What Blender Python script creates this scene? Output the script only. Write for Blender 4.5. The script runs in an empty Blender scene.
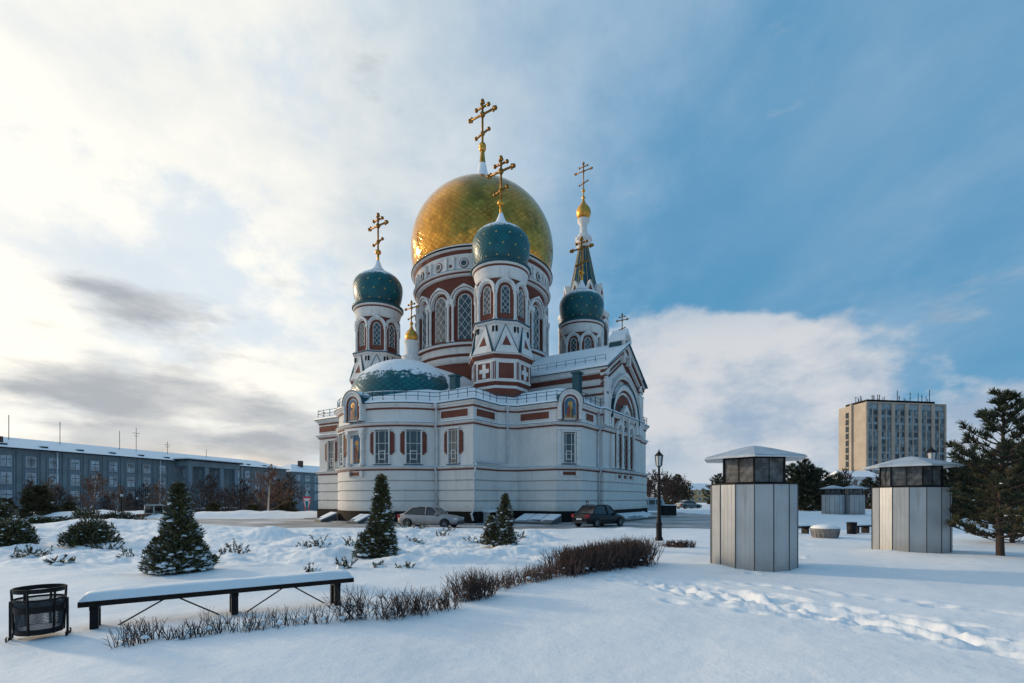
import bpy, math, random
import numpy as np
from mathutils import Vector, Matrix
random.seed(7)
PI = math.pi
R_ = math.radians
S = bpy.context.scene
COL = S.collection
CAMZ = 1.75

# ------------------------------------------------------------------ materials
def nt_new(name):
    m = bpy.data.materials.new(name); m.use_nodes = True
    nt = m.node_tree; nt.nodes.clear()
    out = nt.nodes.new('ShaderNodeOutputMaterial')
    p = nt.nodes.new('ShaderNodeBsdfPrincipled')
    nt.links.new(p.outputs[0], out.inputs[0])
    return m, nt, p
def N(nt, t, **kw):
    n = nt.nodes.new(t)
    for k, v in kw.items():
        if k.startswith('i_'):
            key = k[2:]
            key = int(key) if key.isdigit() else key
            n.inputs[key].default_value = v
        else: setattr(n, k, v)
    return n
def L(nt, a, b): nt.links.new(a, b)
def M2(nt, op, a, b=None, c=None, clamp=False):
    n = nt.nodes.new('ShaderNodeMath'); n.operation = op; n.use_clamp = clamp
    for i, v in enumerate((a, b, c)):
        if v is None: continue
        if isinstance(v, (int, float)): n.inputs[i].default_value = v
        else: nt.links.new(v, n.inputs[i])
    return n.outputs[0]
def MIX(nt, f, a, b):
    n = nt.nodes.new('ShaderNodeMix'); n.data_type = 'RGBA'
    for s, v in ((0, f), (6, a), (7, b)):
        if isinstance(v, (int, float)): n.inputs[s].default_value = v
        elif isinstance(v, tuple): n.inputs[s].default_value = (v[0], v[1], v[2], 1)
        else: nt.links.new(v, n.inputs[s])
    return n.outputs[2]
def RAMP(nt, v, lo, hi):
    n = nt.nodes.new('ShaderNodeMapRange'); n.interpolation_type = 'SMOOTHSTEP'
    n.inputs[1].default_value = lo; n.inputs[2].default_value = hi
    nt.links.new(v, n.inputs[0]); return n.outputs[0]
def noise(nt, scale, detail=4, vec=None, rough=.55, obj=True):
    n = nt.nodes.new('ShaderNodeTexNoise'); n.inputs['Scale'].default_value = scale
    n.inputs['Detail'].default_value = detail; n.inputs['Roughness'].default_value = rough
    if vec is None:
        tc = nt.nodes.new('ShaderNodeTexCoord'); vec = tc.outputs['Object']
    nt.links.new(vec, n.inputs['Vector']); return n.outputs['Fac']
def bump(nt, p, h, strength=.3, dist=.02):
    b = nt.nodes.new('ShaderNodeBump'); b.inputs['Strength'].default_value = strength
    b.inputs['Distance'].default_value = dist
    nt.links.new(h, b.inputs['Height']); nt.links.new(b.outputs[0], p.inputs['Normal'])
def mat(name, col, rough=.7, metal=0, var=.15, scale=3.0, bmp=0, bdist=.01, spec=.4, grime=None):
    m, nt, p = nt_new(name)
    n = noise(nt, scale, 5)
    f = RAMP(nt, n, .3, .7)
    dark = tuple(c*(1-var) for c in col); lite = tuple(min(1, c*(1+var*.6)) for c in col)
    c = MIX(nt, f, dark, lite)
    if grime:
        g = RAMP(nt, noise(nt, scale*.35, 6, rough=.7), .5, .75)
        c = MIX(nt, M2(nt, 'MULTIPLY', g, .6), c, grime)
    L(nt, c, p.inputs['Base Color'])
    p.inputs['Roughness'].default_value = rough; p.inputs['Metallic'].default_value = metal
    p.inputs['Specular IOR Level'].default_value = spec
    if bmp: bump(nt, p, noise(nt, scale*6, 4), bmp, bdist)
    return m
def add_snow(m, lo=.35, hi=.7, nscale=2.0, namp=.5):
    """snow lying on the upward faces of a material"""
    nt = m.node_tree; p = [n for n in nt.nodes if n.type == 'BSDF_PRINCIPLED'][0]
    g = nt.nodes.new('ShaderNodeNewGeometry'); s = nt.nodes.new('ShaderNodeSeparateXYZ')
    L(nt, g.outputs['True Normal'], s.inputs[0])
    n = noise(nt, nscale, 5, rough=.65)
    v = M2(nt, 'ADD', s.outputs[2], M2(nt, 'MULTIPLY', M2(nt, 'SUBTRACT', n, .5), namp*2))
    f = RAMP(nt, v, lo, hi)
    old = p.inputs['Base Color'].links[0].from_socket
    L(nt, MIX(nt, f, old, (.82, .85, .89)), p.inputs['Base Color'])
    for k, val in (('Metallic', 0.0), ('Roughness', .75)):
        mx = nt.nodes.new('ShaderNodeMix'); L(nt, f, mx.inputs[0])
        mx.inputs[2].default_value = p.inputs[k].default_value; mx.inputs[3].default_value = val
        L(nt, mx.outputs[0], p.inputs[k])
    return m

def plaster(name, col, g1, g2, zlo=1.1):
    m, nt, p = nt_new(name)
    tc = N(nt, 'ShaderNodeTexCoord'); mp = N(nt, 'ShaderNodeMapping'); mp.inputs['Scale'].default_value = (2.2, 2.2, .16); L(nt, tc.outputs['Object'], mp.inputs[0])
    c = MIX(nt, RAMP(nt, noise(nt, .55, 6, rough=.65), .35, .65), tuple(q*.92 for q in col), col)
    c = MIX(nt, M2(nt, 'MULTIPLY', RAMP(nt, noise(nt, .9, 7, mp.outputs[0], .65), .50, .72), .55), c, g1)   # run-off streaks
    c = MIX(nt, M2(nt, 'MULTIPLY', RAMP(nt, noise(nt, .28, 7, rough=.72), .52, .64), .35), c, g1)            # patched plaster
    s = N(nt, 'ShaderNodeSeparateXYZ'); L(nt, tc.outputs['Object'], s.inputs[0])
    lowz = M2(nt, 'ADD', s.outputs[2], M2(nt, 'MULTIPLY', noise(nt, 1.4, 6, rough=.7), 1.6))
    c = MIX(nt, M2(nt, 'MULTIPLY', RAMP(nt, lowz, zlo+1.35, zlo+.5), .5), c, g2)                             # splash marks at the foot
    L(nt, c, p.inputs['Base Color']); p.inputs['Roughness'].default_value = .85; p.inputs['Specular IOR Level'].default_value = .25
    bump(nt, p, noise(nt, 5, 5), .18, .01); return m
WHITE = plaster('white_render', (.71, .69, .665), (.50, .48, .46), (.42, .39, .36))
TRIM = plaster('white_trim', (.74, .72, .695), (.44, .42, .41), (.42, .39, .36))
def brick_mat():
    m, nt, p = nt_new('red_brick')
    tc = N(nt, 'ShaderNodeTexCoord'); s = N(nt, 'ShaderNodeSeparateXYZ'); L(nt, tc.outputs['Object'], s.inputs[0])
    cb = N(nt, 'ShaderNodeCombineXYZ')
    L(nt, M2(nt, 'ADD', s.outputs[0], s.outputs[1]), cb.inputs[0]); L(nt, s.outputs[2], cb.inputs[1])
    b = N(nt, 'ShaderNodeTexBrick', i_Scale=1.0)
    b.inputs['Brick Width'].default_value = .27; b.inputs['Row Height'].default_value = .085
    b.inputs['Mortar Size'].default_value = .01
    b.inputs['Color1'].default_value = (.22, .054, .028, 1); b.inputs['Color2'].default_value = (.15, .038, .021, 1)
    b.inputs['Mortar'].default_value = (.15, .07, .055, 1)
    L(nt, cb.outputs[0], b.inputs['Vector'])
    c = MIX(nt, RAMP(nt, noise(nt, .8, 5), .35, .7), b.outputs['Color'], (.14, .036, .022))
    L(nt, c, p.inputs['Base Color']); p.inputs['Roughness'].default_value = .85
    return m
BRICK = brick_mat()
REDP = mat('red_paint', (.15, .040, .024), .7, var=.2, scale=3)
TEAL = mat('teal_sheet_metal', (.010, .075, .10), .45, metal=.1, var=.25, scale=3)
TEALS = add_snow(mat('teal_sheet_snowy', (.010, .075, .10), .4, metal=.2, var=.25, scale=3), .45, .75, 3, .3)
BLUE_EDGE = add_snow(mat('blue_sheet_edge', (.07, .13, .18), .5, metal=.2, var=.25, scale=3), .35, .7, 2, .3)
PLINTH = mat('dark_granite', (.014, .012, .012), .8, spec=.15, var=.4, scale=4)
GLASS = mat('dark_glass', (.03, .05, .06), .12, var=.5, scale=.6, spec=.8)
PALEGLASS = mat('pale_window', (.30, .34, .37), .3, var=.45, scale=.8, spec=.6)
CROSSM = mat('bronze_gilt', (.30, .16, .045), .5, metal=1, var=.35, scale=4)
GOLDM = mat('gold_leaf', (.66, .34, .07), .38, metal=1, var=.35, scale=4)
GOLDS = add_snow(mat('gold_leaf_snowy', (.62, .36, .10), .35, metal=1, var=.35, scale=4), .62, .85, 3, .1)
ZINC = mat('zinc_pipe', (.58, .60, .62), .5, metal=.3, var=.15)
DARKM = mat('dark_iron', (.01, .011, .012), .6, metal=.2, var=.3, scale=8)
SNOWR = None

def snow_mat(name, ground=False):
    m, nt, p = nt_new(name)
    n1 = noise(nt, 1.2, 6); 
    c = MIX(nt, RAMP(nt, n1, .3, .7), (.80, .83, .875), (.86, .88, .91))
    L(nt, c, p.inputs['Base Color'])
    p.inputs['Roughness'].default_value = .6; p.inputs['Specular IOR Level'].default_value = .25
    h = M2(nt, 'ADD', M2(nt, 'MULTIPLY', noise(nt, 5, 8, rough=.65), 1.0), M2(nt, 'MULTIPLY', noise(nt, 70, 3), .22))
    bump(nt, p, h, .5, .04)
    return m
SNOW = snow_mat('snow')
SNOWR = snow_mat('roof_snow')

# scaled gold dome and starred domes use a UV laid round the lathe
def uv_parts(nt):
    u = N(nt, 'ShaderNodeUVMap'); u.uv_map = 'UVMap'
    s = N(nt, 'ShaderNodeSeparateXYZ'); L(nt, u.outputs[0], s.inputs[0]); return s.outputs[0], s.outputs[1]
def gold_dome_mat():
    m, nt, p = nt_new('gold_scales')
    U, V = uv_parts(nt)
    a = M2(nt, 'ADD', M2(nt, 'MULTIPLY', U, 70.0), M2(nt, 'MULTIPLY', V, 34.0))
    b = M2(nt, 'SUBTRACT', M2(nt, 'MULTIPLY', U, 70.0), M2(nt, 'MULTIPLY', V, 34.0))
    fa, fb = M2(nt, 'FRACT', a), M2(nt, 'FRACT', b)
    cb = N(nt, 'ShaderNodeCombineXYZ'); L(nt, M2(nt, 'FLOOR', a), cb.inputs[0]); L(nt, M2(nt, 'FLOOR', b), cb.inputs[1])
    wn = N(nt, 'ShaderNodeTexWhiteNoise', noise_dimensions='3D'); L(nt, cb.outputs[0], wn.inputs[0])
    edge = M2(nt, 'MINIMUM', M2(nt, 'MINIMUM', fa, M2(nt, 'SUBTRACT', 1.0, fa)), M2(nt, 'MINIMUM', fb, M2(nt, 'SUBTRACT', 1.0, fb)))
    e = RAMP(nt, edge, 0.0, .09)
    c = MIX(nt, wn.outputs[0], (.52, .25, .045), (.70, .35, .07))
    c = MIX(nt, M2(nt, 'MULTIPLY', RAMP(nt, noise(nt, .45, 6, rough=.75), .48, .64), .5), c, (.17, .085, .025))
    c = MIX(nt, e, (.30, .155, .035), c)
    g = nt.nodes.new('ShaderNodeNewGeometry'); s = nt.nodes.new('ShaderNodeSeparateXYZ'); L(nt, g.outputs['True Normal'], s.inputs[0])
    L(nt, c, p.inputs['Base Color'])
    p.inputs['Metallic'].default_value = 1
    r = M2(nt, 'ADD', M2(nt, 'MULTIPLY', wn.outputs[0], .10), .09); L(nt, r, p.inputs['Roughness'])
    # every plate tilts a little
    nrm = N(nt, 'ShaderNodeNewGeometry')
    vm = N(nt, 'ShaderNodeVectorMath', operation='SUBTRACT'); L(nt, wn.outputs[1], vm.inputs[0]); vm.inputs[1].default_value = (.5, .5, .5)
    sc = N(nt, 'ShaderNodeVectorMath', operation='SCALE'); L(nt, vm.outputs[0], sc.inputs[0]); sc.inputs['Scale'].default_value = .07
    ad = N(nt, 'ShaderNodeVectorMath', operation='ADD'); L(nt, nrm.outputs['Normal'], ad.inputs[0]); L(nt, sc.outputs[0], ad.inputs[1])
    nm = N(nt, 'ShaderNodeVectorMath', operation='NORMALIZE'); L(nt, ad.outputs[0], nm.inputs[0])
    bp = N(nt, 'ShaderNodeBump'); bp.inputs['Strength'].default_value = .25; bp.inputs['Distance'].default_value = .03
    L(nt, e, bp.inputs['Height']); L(nt, nm.outputs[0], bp.inputs['Normal']); L(nt, bp.outputs[0], p.inputs['Normal'])
    return m
def star_dome_mat(name='teal_starred_scales', nu=14, nv=7.0, stars=True, lo=.5, hi=.62, na=.7):
    m, nt, p = nt_new(name)
    U, V = uv_parts(nt)
    a = M2(nt, 'ADD', M2(nt, 'MULTIPLY', U, 44.0), M2(nt, 'MULTIPLY', V, 16.0))
    b = M2(nt, 'SUBTRACT', M2(nt, 'MULTIPLY', U, 44.0), M2(nt, 'MULTIPLY', V, 16.0))
    fa, fb = M2(nt, 'FRACT', a), M2(nt, 'FRACT', b)
    edge = M2(nt, 'MINIMUM', M2(nt, 'MINIMUM', fa, M2(nt, 'SUBTRACT', 1.0, fa)), M2(nt, 'MINIMUM', fb, M2(nt, 'SUBTRACT', 1.0, fb)))
    e = RAMP(nt, edge, 0.0, .14)
    base = MIX(nt, RAMP(nt, noise(nt, 1.2, 5), .3, .7), (.003, .085, .105), (.006, .14, .155))
    c = MIX(nt, e, (.004, .03, .045), base)
    st = None
    if stars:
        row = M2(nt, 'FLOOR', M2(nt, 'MULTIPLY', V, nv))
        odd = M2(nt, 'MULTIPLY', M2(nt, 'MODULO', row, 2.0), .5)
        x = M2(nt, 'SUBTRACT', M2(nt, 'FRACT', M2(nt, 'ADD', M2(nt, 'MULTIPLY', U, float(nu)), odd)), .5)
        y = M2(nt, 'MULTIPLY', M2(nt, 'SUBTRACT', M2(nt, 'FRACT', M2(nt, 'MULTIPLY', V, nv)), .5), 1.0)
        ang = M2(nt, 'ARCTAN2', y, x); d = M2(nt, 'SQRT', M2(nt, 'ADD', M2(nt, 'MULTIPLY', x, x), M2(nt, 'MULTIPLY', y, y)))
        rr = M2(nt, 'ADD', .065, M2(nt, 'MULTIPLY', M2(nt, 'COSINE', M2(nt, 'MULTIPLY', ang, 8.0)), .03))
        st = M2(nt, 'LESS_THAN', d, rr)
        c = MIX(nt, st, c, (.58, .38, .09))
    g = nt.nodes.new('ShaderNodeNewGeometry'); s = nt.nodes.new('ShaderNodeSeparateXYZ'); L(nt, g.outputs['True Normal'], s.inputs[0])
    n = noise(nt, 1.6, 6, rough=.7)
    v = M2(nt, 'ADD', s.outputs[2], M2(nt, 'MULTIPLY', M2(nt, 'SUBTRACT', n, .5), na))
    f = RAMP(nt, v, lo, hi)
    c = MIX(nt, f, c, (.80, .84, .88))
    L(nt, c, p.inputs['Base Color'])
    r = M2(nt, 'ADD', .32, M2(nt, 'MULTIPLY', f, .5)); L(nt, r, p.inputs['Roughness'])
    p.inputs['Metallic'].default_value = 0.0; p.inputs['Specular IOR Level'].default_value = .35
    bump(nt, p, e, .3, .03)
    return m
GOLDSC = gold_dome_mat(); STAR = star_dome_mat(lo=.56, hi=.70); CONCH = star_dome_mat('teal_scales_snowy', stars=False, lo=.50, hi=.64, na=1.15)

# ------------------------------------------------------------------ mesh builder
class MB:
    def __init__(s): s.v = []; s.f = []; s.m = []; s.sm = []; s.uv = []; s.mats = []
    def mi(s, m):
        if m not in s.mats: s.mats.append(m)
        return s.mats.index(m)
    def face(s, pts, m, smooth=False, uv=None):
        b = len(s.v); s.v += [tuple(p) for p in pts]; s.f.append(tuple(range(b, b+len(pts))))
        s.m.append(s.mi(m)); s.sm.append(smooth); s.uv.append(uv)
    def add(s, vs, fs, m, smooth=False, uvs=None):
        b = len(s.v); s.v += [tuple(p) for p in vs]; k = s.mi(m)
        for i, f in enumerate(fs):
            s.f.append(tuple(b+j for j in f)); s.m.append(k); s.sm.append(smooth); s.uv.append(uvs[i] if uvs else None)
    def hexa(s, p, m):   # p: 8 points, 0-3 bottom ring, 4-7 top ring
        s.add(p, [(0,3,2,1),(4,5,6,7),(0,1,5,4),(1,2,6,5),(2,3,7,6),(3,0,4,7)], m)
    def box(s, x0, x1, y0, y1, z0, z1, m, M=None):
        p = [(x0,y0,z0),(x1,y0,z0),(x1,y1,z0),(x0,y1,z0),(x0,y0,z1),(x1,y0,z1),(x1,y1,z1),(x0,y1,z1)]
        if M: p = [M @ Vector(q) for q in p]
        s.hexa(p, m)
    def mbox(s, mp, u0, u1, z0, z1, d0, d1, m, nu=1):
        for i in range(nu):
            a = u0+(u1-u0)*i/nu; b = u0+(u1-u0)*(i+1)/nu
            s.hexa([mp(a,z0,d1),mp(b,z0,d1),mp(b,z0,d0),mp(a,z0,d0),mp(a,z1,d1),mp(b,z1,d1),mp(b,z1,d0),mp(a,z1,d0)], m)
    def mquad(s, mp, pts, d0, d1, m):   # 4 (u,z) points extruded d0..d1
        s.hexa([mp(u,z,d1) for u,z in pts]+[mp(u,z,d0) for u,z in pts], m)
    def march(s, mp, uc, zs, r0, r1, d0, d1, m, n=12, keel=0, a0=0, a1=PI):
        for i in range(n):
            q = []
            for a in (a0+(a1-a0)*i/n, a0+(a1-a0)*(i+1)/n):
                k = keel*max(0, 1-abs(a-PI/2)/.42)**1.5
                q.append((uc+r0*math.cos(a), zs+r0*math.sin(a))); q.append((uc+r1*math.cos(a), zs+r1*math.sin(a)+k))
            s.mquad(mp, [q[0], q[2], q[3], q[1]][::-1], d0, d1, m)
    def mpane(s, mp, uc, z0, zs, w, d, m, n=8, arched=True):
        r = w/2
        for i in range(n):
            a = -r+w*i/n; b = -r+w*(i+1)/n
            ta = zs+(math.sqrt(max(0, r*r-a*a)) if arched else 0); tb = zs+(math.sqrt(max(0, r*r-b*b)) if arched else 0)
            s.face([mp(uc+a,z0,d), mp(uc+b,z0,d), mp(uc+b,tb,d), mp(uc+a,ta,d)], m)
    def mcol(s, mp, u, d, z0, z1, r, m, n=8, cap=True):
        c = mp(u, 0, d)
        vs = []; prof = [(r*1.5,z0),(r*1.5,z0+r),(r,z0+r*1.6),(r,(z0+z1)/2-r*.3),(r*1.25,(z0+z1)/2),(r,(z0+z1)/2+r*.3),(r,z1-r*2.2),(r*1.5,z1-r*1.2),(r*1.6,z1)] if cap else [(r,z0),(r,z1)]
        s.lathe(prof, m, n, (c[0], c[1], 0))
    def lathe(s, prof, m, n=24, c=(0,0,0), smooth=True, a0=0, a1=2*PI, phase=0, uv=False):
        full = abs((a1-a0)-2*PI) < 1e-6
        k = n if full else n+1
        vs = []
        for r, z in prof:
            for i in range(k):
                a = phase+a0+(a1-a0)*i/n
                vs.append((c[0]+r*math.cos(a), c[1]+r*math.sin(a), c[2]+z))
        fs = []; uvs = []; ln = [0]
        for j in range(1, len(prof)): ln.append(ln[-1]+math.hypot(prof[j][0]-prof[j-1][0], prof[j][1]-prof[j-1][1]))
        T = ln[-1] or 1
        for j in range(len(prof)-1):
            for i in range(n):
                i2 = (i+1) % k
                fs.append((j*k+i, j*k+i2, (j+1)*k+i2, (j+1)*k+i))
                uvs.append(((i/n, ln[j]/T), ((i+1)/n, ln[j]/T), ((i+1)/n, ln[j+1]/T), (i/n, ln[j+1]/T)))
        s.add(vs, fs, m, smooth, uvs if uv else None)
    def tube(s, pts, rad, m, n=6, smooth=True, cap=True):
        pts = [Vector(p) for p in pts]; rads = rad if isinstance(rad, (list, tuple)) else [rad]*len(pts)
        vs = []; prev = None
        for i, p in enumerate(pts):
            t = (pts[min(i+1, len(pts)-1)]-pts[max(i-1, 0)])
            if t.length < 1e-9: t = Vector((0,0,1))
            t.normalize()
            ref = Vector((0,0,1)) if abs(t.z) < .95 else Vector((1,0,0))
            if prev is not None: a = prev-t*prev.dot(t); a = a.normalized() if a.length > 1e-6 else t.cross(ref).normalized()
            else: a = t.cross(ref).normalized()
            prev = a; b = t.cross(a)
            for k in range(n):
                g = 2*PI*k/n; vs.append(p+(a*math.cos(g)+b*math.sin(g))*rads[i])
        fs = [(j*n+i, j*n+(i+1)%n, (j+1)*n+(i+1)%n, (j+1)*n+i) for j in range(len(pts)-1) for i in range(n)]
        if cap and n > 2: fs += [tuple(range(n))[::-1], tuple(range((len(pts)-1)*n, len(pts)*n))]
        s.add(vs, fs, m, smooth)
    def prism(s, poly, z0, z1, m, top=True, bottom=False, mtop=None):
        n = len(poly)
        for i in range(n):
            a, b = poly[i], poly[(i+1)%n]
            s.face([(a[0],a[1],z0),(b[0],b[1],z0),(b[0],b[1],z1),(a[0],a[1],z1)], m)
        if top: s.face([(p[0],p[1],z1) for p in poly], mtop or m)
        if bottom: s.face([(p[0],p[1],z0) for p in poly][::-1], m)
    def sweep(s, poly, prof, m, closed=True, smooth=False):   # prof: (outset, z) bottom to top, poly CCW
        rings = [[(q[0], q[1], z) for q in offset(poly, o, closed)] for o, z in prof]
        n = len(poly); last = n if closed else n-1
        vs = [p for r in rings for p in r]
        fs = [(j*n+i, j*n+(i+1)%n, (j+1)*n+(i+1)%n, (j+1)*n+i) for j in range(len(prof)-1) for i in range(last)]
        s.add(vs, fs, m, smooth)
    def build(s, name, parent=None, loc=None, M=None):
        me = bpy.data.meshes.new(name)
        me.from_pydata(s.v, [], s.f)
        for m in s.mats: me.materials.append(m)
        me.polygons.foreach_set('material_index', s.m); me.polygons.foreach_set('use_smooth', s.sm)
        if any(u is not None for u in s.uv):
            uvl = me.uv_layers.new(name='UVMap'); k = 0
            for fi, f in enumerate(s.f):
                u = s.uv[fi]
                for j in range(len(f)):
                    if u: uvl.data[k+j].uv = u[j]
                k += len(f)
        me.update()
        o = bpy.data.objects.new(name, me); COL.objects.link(o)
        if parent: o.parent = parent
        if loc is not None: o.location = loc
        return o
def offset(poly, d, closed=True):
    n = len(poly); out = []
    for i in range(n):
        p = Vector(poly[i][:2])
        a = Vector(poly[(i-1)%n][:2]) if (closed or i > 0) else None
        b = Vector(poly[(i+1)%n][:2]) if (closed or i < n-1) else None
        e1 = (p-a).normalized() if a is not None else (b-p).normalized()
        e2 = (b-p).normalized() if b is not None else e1
        n1 = Vector((e1.y, -e1.x)); n2 = Vector((e2.y, -e2.x))
        k = n1+n2; q = k*(d/max(.3, (1+n1.dot(n2))))
        out.append((p.x+q.x, p.y+q.y))
    return out
def pmap(ox, oy, deg):
    a = R_(deg); nx, ny = math.cos(a), math.sin(a)
    return lambda u, z, d: (ox-ny*u+nx*d, oy+nx*u+ny*d, z)
def cmap(cx, cy, R, deg):
    a0 = R_(deg)
    return lambda u, z, d: (cx+(R+d)*math.cos(a0+u/R), cy+(R+d)*math.sin(a0+u/R), z)
def lattice(mb, mp, uc, z0, zs, w, d, m, step=.42, bar=.045, arched=True, slope=1.25):
    r = w/2
    def inside(u, z):
        if abs(u) > r or z < z0: return False
        if z <= zs: return True
        return arched and u*u+(z-zs)**2 <= r*r
    top = zs+(r if arched else 0)
    for sgn in (1, -1):
        c = z0-w*slope
        while c < top+w*slope:
            pts = [(u, c+sgn*slope*u) for u in [(-r+w*i/24) for i in range(25)]]
            ins = [q for q in pts if inside(*q)]
            if len(ins) > 2:
                a, b = ins[0], ins[-1]; h = bar*.8
                mb.mquad(mp, [(uc+a[0],a[1]-h),(uc+b[0],b[1]-h),(uc+b[0],b[1]+h),(uc+a[0],a[1]+h)], d, d+.03, m)
            c += step*2
def tag(o, label=None, cat=None, group=None, kind=None):
    if label: o['label'] = label
    if cat: o['category'] = cat
    if group: o['group'] = group
    if kind: o['kind'] = kind
    return o
def empty(name, loc=(0,0,0), rz=0, label=None, cat=None, group=None):
    o = bpy.data.objects.new(name, None); COL.objects.link(o); o.empty_display_size = .3
    o.location = loc; o.rotation_euler = (0,0,rz); return tag(o, label, cat, group)
def kids(o): return [c for c in bpy.data.objects if c.parent == o]
def copy_tree(o, parent=None, label=None, loc=None, rz=None, scale=None):
    c = o.copy(); COL.objects.link(c); c.parent = parent
    if label: c['label'] = label
    if loc is not None: c.location = loc
    if rz is not None: c.rotation_euler = (0,0,rz)
    if scale is not None: c.scale = scale if isinstance(scale, tuple) else (scale,)*3
    for ch in kids(o): copy_tree(ch, c)
    return c
def P(px, D, z=None):     # a place given as the direction it is seen in and how far off it stands
    x = (px-512)/500*D
    return (x, D, hgt(x, D) if z is None else z)

# ------------------------------------------------------------------ noise + terrain height
_rng = np.random.RandomState(11); _T = _rng.rand(256, 256)
def vnoise(x, y):
    x = np.asarray(x, float); y = np.asarray(y, float)
    xi = np.floor(x).astype(int); yi = np.floor(y).astype(int); fx = x-xi; fy = y-yi
    fx = fx*fx*(3-2*fx); fy = fy*fy*(3-2*fy)
    g = lambda i, j: _T[i % 256, j % 256]
    return (g(xi,yi)*(1-fx)+g(xi+1,yi)*fx)*(1-fy)+(g(xi,yi+1)*(1-fx)+g(xi+1,yi+1)*fx)*fy
def fbm(x, y, o=4, g=.5):
    s = 0; a = 1; t = 0
    for i in range(o):
        s = s+a*vnoise(x*2**i+17.3*i, y*2**i+5.1*i); t += a; a *= g
    return s/t-.5
def sst(a, b, x):
    t = np.clip((x-a)/(b-a), 0, 1); return t*t*(3-2*t)
# footprints: a trodden trail crossing the foreground on the right
_fr = random.Random(5); FEET = []
def trail(a, b, n, w, bend=0, dep=(.03, .085)):
    for i in range(n):
        t = (i+_fr.uniform(-.3, .3))/n
        x = a[0]+(b[0]-a[0])*t; y = a[1]+(b[1]-a[1])*t
        dx, dy = b[0]-a[0], b[1]-a[1]; l = math.hypot(dx, dy)
        s = (1 if i % 2 else -1)*w*.5+_fr.gauss(0, w*.35)+bend*math.sin(t*PI)
        FEET.append((x-dy/l*s, y+dx/l*s, math.atan2(dy, dx)+_fr.gauss(0, .3), _fr.uniform(*dep)))
trail((2.5, 11.4), (6.6, 4.9), 46, .30)
trail((3.3, 10.6), (6.9, 5.6), 40, .34, .12)
trail((4.1, 9.6), (6.1, 4.2), 26, .25, -.12)
trail((4.1, 10.9), (8.2, 7.0), 14, .2, .1, (.02, .06))
trail((2.9, 10.2), (3.9, 8.4), 12, .28)
trail((3.4, 12.4), (2.6, 17.5), 18, .3, 0, (.03, .07))
trail((2.4, 10.9), (4.6, 8.4), 16, .5)
trail((5.6, 12.0), (9.0, 15.5), 12, .25, 0, (.02, .04))
trail((3.0, 8.6), (4.4, 7.2), 4, .2, 0, (.03, .06))
trail((7.5, 18.5), (12.0, 19.0), 5, .3, 0, (.03, .06))
MOUNDS = [(5.25, 12.8, .6, .5, .10), (7.3, 12.5, .5, .6, .08), (12.0, 16.2, .6, .5, .10), (14.2, 15.9, .6, .5, .08), (-10.9, 22.5, 1.4, .9, .6), (-13.5, 24, 1.6, 1.0, .2), (-20.5, 28, 4.2, 2.0, .55), (-24.5, 28.5, 3.0, 2.0, .45), (-27, 24, 4, 2, .35),
          (-3.1, 13.6, .8, .5, .22), (-3.6, 15.2, .9, .5, .25), (-5.6, 15.0, 1.0, .5, .22), (-2.0, 13.4, .45, .3, .14), (-1.4, 13.7, .4, .25, .13),
          (-.8, 15.6, 1.5, .35, .12), (.4, 16.4, 1.2, .5, .15), (-5.0, 20.0, 1.4, .8, .3), (-7.6, 18.6, 1.5, .8, .28), (-8.5, 14.5, 1.3, .6, .15),
          (2.4, 26.8, .9, .5, .15), (4.4, 27.2, 1.1, .6, .13), (6.4, 27.5, .9, .6, .13), (-.3, 22.0, 1.4, .9, .28), (1.0, 21.5, .7, .5, .22), (.9, 26.6, .6, .4, .1),
          (-15.0, 12.4, 1.6, .5, .10), (-9.5, 11.5, .8, .3, .1), (-20, 19, 2, 1, .3)]
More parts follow.
